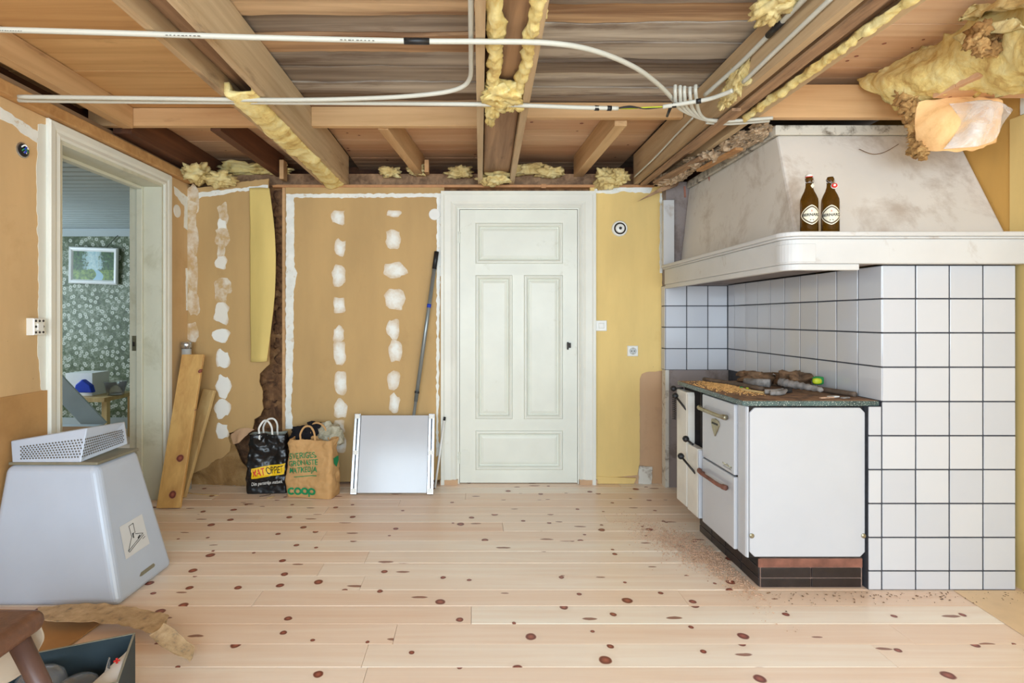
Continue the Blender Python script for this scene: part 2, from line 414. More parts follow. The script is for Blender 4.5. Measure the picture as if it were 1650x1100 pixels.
plain('teal_edge', (70, 98, 98), .4, 0, .5, 40)
plain('pvc', (196, 198, 196), .4)
plain('lime', (196, 206, 40), .5)
plain('copper_strip', (194, 140, 92), .5, 0, .2, 20)
t = NT('worktop'); v = t.coords()
col = t.ramp(t.noise(v, 12, 8, .68), [(.34, srgb(86, 68, 54)), (.5, srgb(140, 106, 78)), (.68, srgb(176, 140, 104))])
t.bump(t.noise(v, 60, 4), .3); t.fin(col, .8)
t = NT('worktop_edge'); v = t.coords()
col = t.mix(t.ramp(t.noise(v, 190, 3), [(.6, 0.), (.64, 1.)]), t.ramp(t.noise(v, 9, 4), [(.35, srgb(48, 62, 62)), (.6, srgb(74, 98, 98))]), srgb(206, 212, 204))
t.fin(col, .3)
t = NT('leather'); v = t.coords()
col = t.ramp(t.noise(v, 8, 8, .65), [(.32, srgb(70, 44, 32)), (.56, srgb(112, 76, 56)), (.74, srgb(158, 122, 92))])
t.bump(t.noise(v, 90, 4), .25); t.fin(col, .42)
t = NT('torn_card'); v = t.coords()
col = t.ramp(t.noise(v, 22, 8, .66), [(.3, srgb(116, 112, 100)), (.42, srgb(184, 156, 120)), (.7, srgb(216, 190, 152))])
t.bump(t.noise(v, 40, 4), .3); t.fin(col, .85)
t = NT('bottle_glass'); t.fin(srgb(104, 70, 18), .06); t.b.inputs['Transmission Weight'].default_value = .72; t.b.inputs['IOR'].default_value = 1.3
t = NT('clear_plastic'); t.fin((.96, .97, .99), .03); t.b.inputs['Transmission Weight'].default_value = .93; t.b.inputs['IOR'].default_value = 1.35
t = NT('plastic_film'); v = t.coords(); t.l(t.ramp(t.noise(v, 9, 5, .6, 1.), [(.4, .16), (.72, .62)]), t.b.inputs['Alpha'])
t.bump(t.noise(v, 9, 4, .5, 1.), .6, .02); t.fin((.9, .9, .92), .12)
t = NT('glass_pane'); t.fin((.9, .95, 1), .02); t.b.inputs['Transmission Weight'].default_value = 1.; t.b.inputs['IOR'].default_value = 1.05
# floral wallpaper of the room behind the doorway
t = NT('wallpaper'); v = t.coords(False)
bg = t.ramp(t.noise(v, 11, 6, .6, .8), [(.36, srgb(70, 80, 56)), (.52, srgb(118, 126, 100)), (.7, srgb(176, 182, 164))])
vo = t.n('ShaderNodeTexVoronoi', feature='F1'); vo.voronoi_dimensions = '2D'; sx_ = t.n('ShaderNodeSeparateXYZ'); t.l(v, sx_.inputs[0]); cx_ = t.n('ShaderNodeCombineXYZ'); t.l(sx_.outputs[0], cx_.inputs[0]); t.l(sx_.outputs[2], cx_.inputs[1]); t.l(cx_.outputs[0], vo.inputs['Vector']); vo.inputs['Scale'].default_value = 17
sp = t.n('ShaderNodeSeparateColor'); t.l(vo.outputs['Color'], sp.inputs[0])
wv = t.math('ADD', vo.outputs['Distance'], t.math('MULTIPLY', t.noise(v, 60, 3), .3))
fl = t.ramp(wv, [(.18, srgb(150, 156, 130)), (.24, srgb(92, 100, 76)), (.32, srgb(206, 208, 194)), (.46, srgb(170, 176, 156))])
m_ = t.math('MULTIPLY', t.ramp(wv, [(.46, 1.), (.52, 0.)]), t.math('LESS_THAN', sp.outputs[0], .72))
lf = t.ramp(t.noise(v, 30, 4, .6, 1.8), [(.48, 0.), (.56, .9)])
t.fin(t.mix(m_, t.mix(lf, bg, srgb(72, 88, 50)), fl), .5)
# landscape painting: stream through a wood
t = NT('painting'); v = t.coords(False); xyz = t.n('ShaderNodeSeparateXYZ'); t.l(v, xyz.inputs[0])
x, z = xyz.outputs[0], xyz.outputs[2]
nz = t.noise(v, 22, 6, .65)
sky = t.mix(t.ramp(nz, [(.4, 0.), (.6, 1.)]), srgb(150, 182, 186), srgb(196, 214, 208))
fol = t.ramp(t.noise(v, 40, 6, .7), [(.35, srgb(22, 46, 26)), (.55, srgb(58, 96, 46)), (.72, srgb(112, 140, 62))])
edge = t.math('ADD', t.math('ABSOLUTE', x), t.math('MULTIPLY', t.math('SUBTRACT', nz, .5), .35))
col = t.mix(t.ramp(edge, [(.06, 0.), (.11, 1.)]), sky, fol)
grd = t.math('LESS_THAN', t.math('ADD', z, t.math('MULTIPLY', nz, .08)), .16)
gr = t.ramp(t.noise(v, 30, 5), [(.35, srgb(50, 84, 40)), (.65, srgb(132, 158, 70))])
col = t.mix(grd, col, gr)
st = t.math('ABSOLUTE', t.math('SUBTRACT', x, t.math('ADD', t.math('MULTIPLY', t.math('SINE', t.math('MULTIPLY', z, 28.)), .035), .03)))
wat = t.math('MULTIPLY', t.math('LESS_THAN', st, t.math('SUBTRACT', .055, t.math('MULTIPLY', z, .28))), grd)
t.fin(t.mix(wat, col, srgb(150, 186, 200)), .4)
# ================================================================== THE SETTING
YB, XL, XR, ZB = 4.0, -2.09, 2.47, 2.20          # back board face, left wall, right wall, beam undersides
ZC = 2.42                                         # underside of the ceiling boards
mB = lambda u, v, d: Vector((u, YB - d, v))       # on the back wall: x, z, proud
mL = lambda u, v, d: Vector((XL + d, -u, v))      # on the left wall: u = -y so that it reads left to right
def bpoly(pts, Y=YB): return [(XP(a, Y), ZP(b, Y)) for a, b in pts]
def lpt(px, py):                                  # pixel on the left wall -> (u, v)
    Y = XL * F / (px - VX); return (-Y, ZP(py, Y))
# ---- floor with its boards
fl = obj('floor', MB().box(-2.3, 2.6, RW - .1, 4.2, -.06, -.022), 'floor_pine', None, 'bare pine plank floor with reddish knots and visible board joints', 'floor', kind='structure')
rb = random.Random(3); pitch = .1345; row = 0; y = .55
ends_px = {2.451: None}
while y < 4.04:
    x = -2.3 + (0 if y > 4.2 else 0); cuts = [-2.3]
    c = -2.3 + rb.uniform(.5, 2.6)
    while c < 2.4: cuts.append(c); c += rb.uniform(1.6, 3.3)
    cuts.append(2.47)
    for a, b in zip(cuts[:-1], cuts[1:]):
        if b - a < .05: continue
        dz = rb.uniform(-.0006, .0006)
        m = MB().box(a + .0006, b - .0006, y + .0009, y + pitch - .0009, -.022, dz)
        obj('floor_board', m, 'floor_pine', fl, bevel=.0014, seg=1)
    y += pitch
# chipboard patch at the foot of the right wall
obj('floor_patch', MB().prism([(2.15, 2.424), (2.46, 2.424), (2.46, .9), (1.98, .9)], lambda u, v, d: Vector((u, v, d)), .0008, .003), 'patch_pine', fl, 'pale chipboard strip let into the floor')
# ---- walls
wb = obj('wall_back', MB().box(-2.3, 2.6, YB + .03, YB + .2, -.06, 2.2), 'masonry', None, 'back wall of rough brown masonry behind half-stripped boards', 'wall', kind='structure')
w = MB().box(XL - .21, XL, RW, 2.735, -.06, 2.2).box(XL - .21, XL, 3.655, YB + .2, -.06, 2.2).box(XL - .21, XL, 2.735, 3.655, 2.125, 2.2)
wl = obj('wall_left', w, 'left_board', None, 'left wall of tan fibreboard with white filler round the doorway', 'wall', kind='structure')
wr = obj('wall_right', MB().box(XR, XR + .15, RW, 4.2, -.06, ZC), 'ochre_yellow', None, 'right wall, ochre yellow beside the chimney', 'wall', kind='structure')
obj('wall_panel', MB().box(XR - .006, XR, RW + .2, 2.49, 0, 2.13), 'yellow_paint', wr, 'paler yellow panel on the near part of the wall')  # near stretch of the same wall given a paler yellow
obj('plaster_strip', MB().prism(rough_edge([(-2.44, 2.132), (-1.2, 2.132), (-1.2, 2.235), (-2.44, 2.235)], 4), lambda u, v, d: Vector((XR - d, -u, v)), 0, .008), 'casing_paint', wr)
rear = MB(); xs = [-2.3] + [c for w_ in WINS for c in w_] + [2.62]
for i in range(0, len(xs), 2): rear.box(xs[i], xs[i + 1], RW - .15, RW, -.06, ZC)
for x0, x1 in WINS: rear.box(x0, x1, RW - .15, RW, -.06, .75).box(x0, x1, RW - .15, RW, 2.1, ZC)
obj('wall_rear', rear, 'casing_paint', None, 'window wall on the side of the room opposite the panelled door', 'wall', kind='structure')
for i, (x0, x1) in enumerate(WINS):
    fr = MB(); my = RW - .06
    for a, b, c, d in ((x0, x0 + .05, .75, 2.1), (x1 - .05, x1, .75, 2.1), (x0, x1, .75, .8), (x0, x1, 2.05, 2.1), ((x0 + x1) / 2 - .02, (x0 + x1) / 2 + .02, .8, 2.05), (x0, x1, 1.6, 1.63)):
        fr.box(a, b, my - .03, my, c, d)
    obj('window_%d' % (i + 1), fr, 'white_paint', None, ['white framed window nearest the doorway wall', 'white framed window in the middle of the rear wall', 'white framed window nearest the yellow wall'][i], 'window', kind='structure')
# ---- boards on the back wall
b1 = bpoly([(304, 306), (441, 293), (442, 585), (436, 590), (426, 600), (425, 612), (431, 628), (430, 643), (432, 655), (427, 666), (417, 672), (414, 690), (408, 694), (392, 688), (372, 697), (378, 712), (376, 724), (366, 733), (352, 738), (338, 750), (322, 757), (305, 765)])
def mC(u, v, d):                                  # the corner board stands a little proud at its free edge
    k = (u + 2.09) / .62; return Vector((u, YB - d - .015 - .07 * k, v))
obj('wallboard', MB().prism(rough_edge(b1, 1, .008, .02), mC, 0, .012), 'tan_board', wb, 'tan fibreboard with a torn lower edge')
b2 = bpoly([(461, 302), (716, 302), (716, 772), (461, 777)])
obj('wallboard', MB().prism(b2, mB, -.03, .012), 'tan_board', wb, 'tan fibreboard between masonry gap and door')
yp = bpoly([(950, 301), (1066, 301), (1066, 597), (1040, 599), (1033, 602), (1030, 610), (1030, 742), (1026, 764), (1000, 767), (950, 771)])
obj('painted_board', MB().prism(rough_edge(yp, 2, .004, .02), mB, -.03, .014), 'yellow_paint', wb, 'yellow painted board right of the door')
obj('bare_patch', MB().prism(bpoly([(950, 590), (1072, 590), (1072, 779), (950, 779)]), mB, -.03, .004), 'bare_board', wb, 'unpainted board beside the stove niche')
obj('plaster_patch', MB().prism(rough_edge(bpoly([(1029, 750), (1050, 751), (1049, 779), (1028, 778)]), 3, .006, .02), mB, .004, .016), 'dirty_white', wb)
obj('skirting_board', MB().prism(bpoly([(957, 766), (1024, 769), (1020, 778), (957, 778)]), mB, .0, .02), 'yellow_paint', wb)
obj('torn_layer', MB().prism(rough_edge(bpoly([(300, 690), (372, 690), (384, 716), (396, 742), (408, 752), (404, 779), (300, 779)]), 5, .012, .03), lambda u, v, d: mC(u, v, d), -.012, -.002), 'torn_layer', wb, 'torn brown paper layer under the board')
obj('torn_flap', MB().sheet([[P(372, 700, 3.93), P(390, 690, 3.91), P(410, 692, 3.93)], [P(376, 715, 3.9), P(386, 712, 3.87), P(398, 700, 3.9)]], 12, 8, .004, .01, 9, 3, .006), 'bare_board', wb)
rs_ = random.Random(11)
for i in range(22):                               # stones showing in the gap
    py = 320 + i * 21 + rs_.uniform(-5, 5); wdt = 20 if py < 600 else 44
    px = (451 if py < 600 else rs_.uniform(415, 456)) + rs_.uniform(-2, 2)
    obj('stone', MB().lump(P(px, py, 4.035), (wdt / 218, .05, rs_.uniform(.07, .12)), i, .5, 1.5, 18, 10), 'masonry', wb, smooth=True)
obj('stud', MB().bar(P(459, 303, 4.02), P(459, 775, 4.02), .022, .05, (1, 0, 0)), 'header_pine', wb)
# filler patches: (px, py, half width, half height)
A = []
for px, lst in ((548, [(350, 10, 11), (398, 9, 12), (444, 11, 13), (492, 9, 13), (538, 9, 11), (568, 10, 17), (618, 9, 16), (660, 10, 14), (688, 9, 12), (715, 8, 14)]),
                (636, [(344, 10, 5), (385, 13, 13), (435, 15, 11), (481, 13, 16), (529, 9, 15), (566, 10, 16), (612, 8, 15), (650, 8, 15)])):
    for py, a, b in lst: A.append((px + rs_.uniform(-2, 2), py, a, b, 0))
for py, a, b in ((346, 8, 16), (368, 8, 11), (384, 11, 12), (405, 6, 16), (424, 9, 9), (462, 12, 13), (476, 9, 10), (504, 12, 15), (540, 13, 9), (577, 11, 14), (620, 10, 15), (656, 11, 13), (692, 9, 11)):
    A.append((364 + rs_.uniform(-2, 2), py, a, b, 1))
for py, b in ((324, 22), (352, 24), (392, 26), (448, 34), (490, 18), (534, 14)): A.append((313 + rs_.uniform(-1, 2), py, 9, b, 1))
for i, (px, py, a, b, k) in enumerate(A):
    u, vv = XP(px, YB), ZP(py, YB); ru, rv = a * 1.12 / 218.5, b * 1.12 / 218.5
    poly = [(u + ru * (1.0 + .5 * noise.noise(Vector((math.cos(q) * 1.3, math.sin(q) * 1.3, i * 3.3)))) * math.copysign(abs(math.cos(q)) ** (.5 + .5 * ((i * 7) % 10) / 10), math.cos(q)),
             vv + rv * (1.0 + .5 * noise.noise(Vector((math.cos(q) * 1.3 + 5, math.sin(q) * 1.3, i * 2.1)))) * math.copysign(abs(math.sin(q)) ** .8, math.sin(q))) for q in [2 * math.pi * j / 20 for j in range(20)]]
    obj('filler_patch', MB().prism(poly, mC if k else mB, .0122, .0127 + (i % 9) * .00035), 'filler_thin' if px < 330 or (k and py < 480 and i % 3 != 1) else 'filler', wb)
def strip(name, pts, mp, d0, d1, seed, mat='plaster_white', parent=wb, amp=.01): return obj(name, MB().prism(rough_edge(pts, seed, amp, .02), mp, d0, d1), mat, parent)
strip('plaster_strip', bpoly([(309, 313), (440, 303), (440, 309), (380, 313), (352, 318), (330, 319), (320, 324), (309, 345)]), mC, .0122, .0134, 1)
strip('plaster_strip', bpoly([(462, 313), (712, 312), (712, 318), (560, 319), (475, 319), (475, 430), (480, 440), (474, 470), (474, 560), (470, 662), (474, 690), (461, 690)]), mB, .0122, .0136, 2)
strip('plaster_strip', bpoly([(704, 318), (713, 318), (713, 440), (709, 446), (708, 560), (706, 700), (710, 730), (703, 735)]), mB, .0122, .0132, 3)
strip('plaster_strip', bpoly([(957, 301), (1050, 303), (1046, 312), (1000, 309), (985, 313), (957, 311)]), mB, .0142, .0156, 4)
strip('plaster_strip', bpoly([(1062, 312), (1066, 312), (1066, 440), (1062, 440)]), mB, .0142, .0156, 5)
# thin strip and timbers along the top of the back wall
obj('top_rail', MB().box(XP(441, YB), 1.33, YB - .022, YB + .03, 2.178, 2.194), 'copper_strip', wb)
obj('top_rail', MB().box(XP(445, YB), 1.3, YB - .012, YB + .03, 2.196, 2.2), 'strip_wood', wb)
obj('rail_clip', MB().box(.5, .535, YB - .03, YB - .022, 2.17, 2.2), 'copper_strip', wb)
# yellow paper strip hanging loose from the corner board
obj('paper_strip', MB().sheet([[P(402, 303, 3.9), P(420, 302, 3.9), P(434, 303, 3.9)], [P(403, 380, 3.9), P(424, 380, 3.86), P(443, 380, 3.87)], [P(403, 470, 3.9), P(424, 470, 3.86), P(443, 470, 3.86)], [P(404, 583, 3.88), P(418, 583, 3.84), P(430, 582, 3.84)]], 14, 30, .004, .004, 5, 2), 'yellow_paper', wb, 'strip of yellow lining paper peeling off', smooth=True)
strip('plaster_strip', bpoly([(430, 505), (441, 500), (441, 556), (430, 558)]), mC, .0122, .0136, 6)
# ---- left wall dressing
strip('plaster_strip', [lpt(0, 172), lpt(63, 214), lpt(63, 232), lpt(40, 218), lpt(20, 200), lpt(0, 192)], mL, .0, .0015, 7, parent=wl)
strip('plaster_strip', [lpt(61, 200), lpt(76, 200), lpt(78, 628), lpt(66, 628), lpt(60, 560), lpt(62, 430), lpt(59, 300)], mL, .0, .0016, 8, parent=wl, mat='casing_paint')
strip('plaster_strip', [lpt(280, 300), lpt(303, 318), lpt(303, 372), lpt(296, 366), lpt(297, 332), lpt(281, 312)], mL, .0, .0015, 9, parent=wl)
strip('plaster_strip', [lpt(299, 432), lpt(304, 432), lpt(304, 500), lpt(300, 500)], mL, .0, .0015, 11, parent=wl)
obj('lower_board', MB().prism([(-.3, lpt(-30, 645)[1]), lpt(-30, 645), lpt(76, 628), (lpt(78, 700)[0], .002), (-.3, .002)], mL, 0, .008), 'lower_board', wl, 'darker fibreboard panel low on the left wall')
# ---- doorway in the left wall
CASE = [(0, -.03), (0, .012), (.012, .018), (.03, .014), (.045, .02), (.075, .022), (.082, .014), (.082, -.03)]
tr1 = empty('trim_1', (XL, 3.2, 0), 'white moulded casing and lining of the open doorway', 'door casing', kind='structure')
cs = MB(); cs.usweep(mL, -3.655, -2.735, 0, 2.118, [(a * .98, b) for a, b in CASE]); obj('casing', cs, 'casing_paint', tr1)
j = MB().box(XL - .21, XL + .005, 3.635, 3.655, 0, 2.118).box(XL - .21, XL + .005, 2.735, 2.755, 0, 2.118).box(XL - .21, XL + .005, 2.755, 3.635, 2.098, 2.118)
obj('lining', j, 'jamb_paint', tr1)
s_ = MB().box(XL - .155, XL - .115, 3.615, 3.635, 0, 2.098).box(XL - .155, XL - .115, 2.755, 2.775, 0, 2.098).box(XL - .155, XL - .115, 2.775, 3.615, 2.078, 2.098)
obj('door_stop', s_, 'jamb_paint', tr1, bevel=.004)
obj('strike_plate', MB().box(XL - .19, XL - .165, 3.628, 3.635, 1.0, 1.1), 'nickel', tr1)
obj('lock_hole', MB().box(XL - .182, XL - .172, 3.622, 3.63, 1.03, 1.06), 'soot', tr1)
# ---- panelled door in the back wall
dx0, dx1, dz1 = XP(741, YB), XP(930, YB), ZP(338, YB)
tr2 = empty('trim_2', (.34, YB, 0), 'white moulded casing round the closed panelled door', 'door casing', kind='structure')
obj('casing', MB().usweep(mB, dx0 - .02, dx1 + .012, 0, dz1 + .012, [(0, -.03), (0, .018), (.012, .03), (.03, .024), (.046, .034), (.09, .034), (.1, .042), (.118, .042), (.122, -.03)]), 'casing_paint', tr2)
obj('frame', MB().usweep(mB, dx0 - .003, dx1 + .003, 0, dz1 + .003, [(0, -.03), (0, .008), (.017, .008), (.017, -.03)]), 'casing_paint', tr2)
for a in (dx0 - .145, dx1 + .012): obj('plinth_block', MB().box(a, a + .13, YB - .036, YB + .03, 0, .035), 'bare_board', tr2)
d1 = empty('door_1', (.34, YB, 0), 'closed white four-panel wooden door in the back wall', 'door', kind='structure')
zz = lambda py: ZP(py, YB); xx = lambda px: XP(px, YB)
st = [(dx0, xx(766), .006, dz1), (xx(907), dx1, .006, dz1)]
for a, b, c, d in st: obj('stile', MB().box(a, b, YB - .002, YB + .028, c, d), 'white_paint', d1)
for c, d in ((.006, zz(757)), (zz(693), zz(675)), (zz(443), zz(425)), (zz(359), dz1)):
    obj('rail', MB().box(xx(766), xx(907), YB - .002, YB + .028, c, d), 'white_paint', d1)
obj('mullion', MB().box(xx(826), xx(844), YB - .002, YB + .028, zz(675), zz(443)), 'white_paint', d1)
PANEL = [(0, .002), (.008, .013), (.016, .014), (.026, .007), (.032, -.008), (.038, -.01), (.043, -.004), (.06, .001)]
for a, b, c, d in ((766, 907, 425, 359), (766, 826, 675, 443), (844, 907, 675, 443), (766, 907, 757, 693)):
    obj('panel', MB().ring(mB, xx(a), xx(b), zz(c), zz(d), PANEL), 'white_paint', d1)
for py in (384, 738):
    h = obj('hinge', MB().lathe(mB(dx0 - .004, zz(py) - .035, .012), [(.006, 0), (.006, .07), (.009, .072), (.009, .08), (.003, .085)], 12).box(dx0 - .022, dx0 - .004, YB - .012, YB - .004, zz(py) - .02, zz(py) + .02), 'white_paint', d1)
    obj('hinge_leaf', MB().prism([(dx0, zz(py) - .05), (dx0 + .06, zz(py) - .05), (dx0 + .075, zz(py) - .02), (dx0 + .075, zz(py) + .04), (dx0 + .055, zz(py) + .065), (dx0 + .02, zz(py) + .06), (dx0, zz(py) + .03)], mB, .002, .0045), 'white_paint', h)
obj('key', MB().tube([mB(xx(915), zz(554), .0), mB(xx(915), zz(554), .02)], .006, 8).box(xx(913), xx(919), YB - .024, YB - .018, zz(560), zz(552)).box(xx(913.5), xx(916), YB - .01, YB - .001, zz(563), zz(551)), 'iron', d1)
# ---- stove niche back wall
nb = empty('wall_niche', (1.9, 3.9, 0), 'plastered stove niche wall with white tiles on its upper part', 'wall', kind='structure')
obj('plaster', MB().box(1.392, 2.47, 3.908, 4.03, 0, 2.2), 'grey_plaster', nb)
obj('plaster_edge', MB().box(1.384, 1.41, 3.9, 3.97, 0, .845), 'dirty_white', nb)
obj('grout', MB().box(1.3865, 1.84, 3.9035, 3.99, .845, 1.452), 'grout', nb)
G = .0031; RZ = [1.457, 1.306, 1.153, .999, .845, .692, .54, .388, .236, .086, .0]
def tile(parent, axis, a0, a1, z0, z1, plane):
    w, h = round(a1 - a0 - 2 * G, 4), round(z1 - z0 - 2 * G, 4)
    if axis == 'f': bd = lambda: MB().box(-w / 2, w / 2, 0, .007, 0, h); loc = ((a0 + a1) / 2, plane, z0 + G)
    else: bd = lambda: MB().box(0, .007, -w / 2, w / 2, 0, h); loc = (plane, (a0 + a1) / 2, z0 + G)
    o = piece('tile', ('tile', axis, w, h), bd, 'tile', loc, parent, bevel=.0018)
    o.rotation_euler = (rt.uniform(-.006, .006), rt.uniform(-.001, .001), rt.uniform(-.006, .006)); return o
rt = random.Random(5)
NX = [1.384, 1.538, 1.69, 1.832]
for i in range(4):
    for a, b in zip(NX[:-1], NX[1:]): tile(nb, 'f', a, b, RZ[i + 1], RZ[i] - (.005 if i == 0 else 0), 3.9)
    tile(nb, 's', 3.905, 3.985, RZ[i + 1], RZ[i] - (.005 if i == 0 else 0), 1.382)
# ---- room behind the doorway
fw = obj('wall_far', MB().box(-5.6, -2.3, 6.0, 6.1, -.06, 2.3), 'wallpaper', None, 'far wall with green floral wallpaper seen through the doorway', 'wall', kind='structure')
obj('cornice', MB().prism([(6.0, 2.2), (6.0, 2.12), (5.985, 2.12), (5.94, 2.17), (5.94, 2.2)], lambda u, v, d: Vector((d, u, v)), -5.5, -2.3), 'slat_paint', fw)
obj('baseboard', MB().box(-5.5, -2.3, 5.98, 6.0, 0, .12), 'slat_paint', fw)
obj('wall_side', MB().box(-5.6, -5.5, 2.0, 6.1, -.06, .8).box(-5.6, -5.5, 2.0, 4.0, .8, 2.3).box(-5.6, -5.5, 5.2, 6.1, .8, 2.3).box(-5.6, -5.5, 4.0, 5.2, 1.95, 2.3), 'wallpaper', None, 'window wall of the papered room beyond the doorway', 'wall', kind='structure')
obj('wall_near', MB().box(-5.6, -2.3, 1.9, 2.0, -.06, 2.3), 'wallpaper', None, 'near wall of the papered room beyond the doorway', 'wall', kind='structure')
obj('wall_between', MB().box(-2.36, -2.3, 4.2, 6.0, -.06, 2.3), 'wallpaper', None, 'side wall of the papered room beyond the doorway', 'wall', kind='structure')
obj('floor_far', MB().box(-5.6, -2.3, 2.0, 6.0, -.06, -.001), 'floor_pine', None, 'floor of the papered room beyond the doorway', 'floor', kind='structure')
c2 = obj('ceiling_far', MB().box(-5.6, -2.3, 2.0, 6.0, 2.215, 2.26), 'slat_paint', None, 'white slatted ceiling of the papered room beyond the doorway', 'ceiling', kind='structure')
for i in range(36):
    piece('slat', ('slat',), lambda: MB().box(-1.6, 1.6, -.046, .046, 0, .012), 'slat_paint', (-3.9, 2.06 + i * .11, 2.203), c2, bevel=.005)
# ---- ceiling: boards, row by row, in each bay between the beams
ce = obj('ceiling', MB().box(-2.5, 2.7, RW - .1, 4.6, ZC + .05, ZC + .09), 'old_board', None, 'opened-up ceiling of exposed boards above the beams', 'ceiling', kind='structure')
rc = random.Random(21)
def boards(x0, x1, y0, y1, wmin, wmax, mats, z=ZC, gap=.0015, ragged=0., name='ceiling_board', jit=.004):
    y = y0
    while y < y1 - .01:
        w = min(rc.uniform(wmin, wmax), y1 - y); dz = rc.uniform(0, jit)
        n = 16 if ragged else 1
        ylo = [y + gap + ragged * fb((i * (x1 - x0) / n * 2.2, y * 9, x0), 1.4) for i in range(n + 1)]
        yhi = [y + w - gap + ragged * fb((i * (x1 - x0) / n * 2.2, (y + w) * 9, x0), 1.4) for i in range(n + 1)]
        m = MB()
        for i in range(n):
            a, b = x0 + (x1 - x0) * i / n, x0 + (x1 - x0) * (i + 1) / n
            m.hexa([(a, ylo[i], z + dz), (b, ylo[i + 1], z + dz), (b, yhi[i + 1], z + dz), (a, yhi[i], z + dz), (a, ylo[i], z + dz + .024), (b, ylo[i + 1], z + dz + .024), (b, yhi[i + 1], z + dz + .024), (a, yhi[i], z + dz + .024)])
        obj(name, m, rc.choice(mats), ce); y += w
boards(-2.3, -1.09, .9, 3.12, .17, .3, ['pine_orange'])
boards(-.94, .03, .9, 3.1, .1, .22, ['old_board', 'old_board', 'old_board_tan'], ragged=.016, jit=.02, gap=.004)
boards(.26, 1.2, .9, 3.1, .1, .2, ['old_board', 'old_board', 'old_board_tan'], ragged=.018, jit=.022, gap=.004)
boards(1.36, 2.47, .9, 2.8, .095, .11, ['pine_pink'])
for x0, x1 in ((-2.3, -1.09), (-.94, .05), (.26, 1.2)): boards(x0, x1, 3.12, 4.55, .1, .115, ['pine_pink'], z=ZC + .03)
# headers and short joists
for x0, x1, yy, z0, z1, nm in ((-2.2, -1.115, 3.1, 2.318, ZC, 'l'), (-.918, .03, 3.08, 2.31, ZC, 'm'), (.29, 1.172, 3.02, 2.335, ZC, 'r')):
    obj('header', MB().box(x0, x1, yy, yy + .04, z0, z1), 'header_pine', ce, bevel=.003)
obj('header', MB().box(1.385, 2.47, 2.66, 2.70, 2.203, 2.365), 'header_pine', ce, bevel=.003)
for xa, xb, ya, yb_, w_, mt in ((-.52, -.4, 3.14, 4.12, .06, 'joist_pine'), (.84, .80, 3.08, 4.12, .07, 'joist_pine'), (-1.5, -1.46, 3.16, 4.12, .06, 'joist_dark')):
    obj('short_joist', MB().hexa([(xa - w_ / 2, ya, 2.31), (xa + w_ / 2, ya, 2.31), (xb + w_ / 2, yb_, 2.29), (xb - w_ / 2, yb_, 2.29), (xa - w_ / 2, ya, ZC + .028), (xa + w_ / 2, ya, ZC + .028), (xb + w_ / 2, yb_, ZC + .028), (xb - w_ / 2, yb_, ZC + .028)]), mt, ce, bevel=.002)
obj('side_joist', MB().box(-2.0, -1.94, .9, 3.098, 2.30, ZC), 'joist_pine', ce, bevel=.003)
obj('side_joist', MB().box(-2.09, -1.98, 3.15, 4.3, 2.29, ZC + .028), 'joist_dark', ce)
obj('wall_plate', MB().box(-2.09, 1.6, 4.12, 4.2, 2.2, 2.315), 'beam_core', ce, bevel=.004)
obj('wall_rail', MB().box(-2.13, -2.045, .9, 3.99, 2.202, 2.262), 'pine_orange', ce, bevel=.006)
obj('wall_rail', MB().box(-2.22, -2.10, .9, 3.99, 2.266, 2.31), 'beam_core', ce, bevel=.004)
obj('eaves_board', MB().box(-2.6, 2.6, 4.5, 4.56, 2.15, ZC + .06), 'joist_dark', ce)
obj('eaves_board', MB().box(-2.36, -2.26, .6, 4.5, 2.2, ZC + .06), 'joist_dark', ce)
obj('eaves_floor', MB().box(-2.3, 2.6, 4.2, 4.5, 2.17, 2.2), 'debris', ce)
obj('spacer_block', MB().box(-.355, -.325, 3.98, 4.06, 2.29, 2.38), 'header_pine', ce)
obj('spacer_block', MB().box(-1.42, -1.39, 3.98, 4.06, 2.24, 2.38), 'header_pine', ce)
# ================================================================== CEILING BEAMS
def cbeam(label, xl0, xl1, xr0, xr1, pw, zcore, y1=4.02):
    """two side planks and a recessed log core; x at y=1.67 and at y=4"""
    e = empty('ceiling_beam', ((xl1 + xr1) / 2, 4.0, ZB), label, 'beam')
    ya = .9; k = (ya - 1.67) / 2.33
    La, Ra = xl0 + (xl1 - xl0) * k, xr0 + (xr1 - xr0) * k
    for a, b, s in ((La, xl1, 1), (Ra, xr1, -1)):
        m = MB(); n = 24; q = []
        for i in range(n + 1):
            t_ = i / n; y = ya + (y1 - ya) * t_; x = a + (b - a) * t_
            wob = .0022 * fb((x * 3, y * 4, s), 2); q.append((x, y, wob))
        for (xa_, ya_, wa), (xb_, yb_, wb_) in zip(q[:-1], q[1:]):
            lo, hi = (0, pw) if s > 0 else (-pw, 0)
            m.hexa([(xa_ + lo, ya_, ZB - wa), (xa_ + hi, ya_, ZB + wa), (xb_ + hi, yb_, ZB + wb_), (xb_ + lo, yb_, ZB - wb_), (xa_ + lo, ya_, ZC - .004), (xa_ + hi, ya_, ZC - .004), (xb_ + hi, yb_, ZC - .004), (xb_ + lo, yb_, ZC - .004)])
        obj('side_plank', m, 'beam_side', e)
    m = MB()
    m.hexa([(La + pw + .004, ya, zcore), (Ra - pw - .004, ya, zcore), (xr1 - pw - .004, 3.9, zcore), (xl1 + pw + .004, 3.9, zcore), (La + pw + .004, ya, ZC - .004), (Ra - pw - .004, ya, ZC - .004), (xr1 - pw - .004, 3.9, ZC - .004), (xl1 + pw + .004, 3.9, ZC - .004)])
    obj('core', m, 'beam_core', e, bevel=.012)
    return e
bmL = cbeam('double-plank ceiling beam nearest the open doorway with yellow wool inside', -1.115, -1.107, -.915, -.92, .03, 2.27)
bmC = cbeam('double-plank ceiling beam running to the panelled door', .006, .037, .236, .302, .034, 2.245)
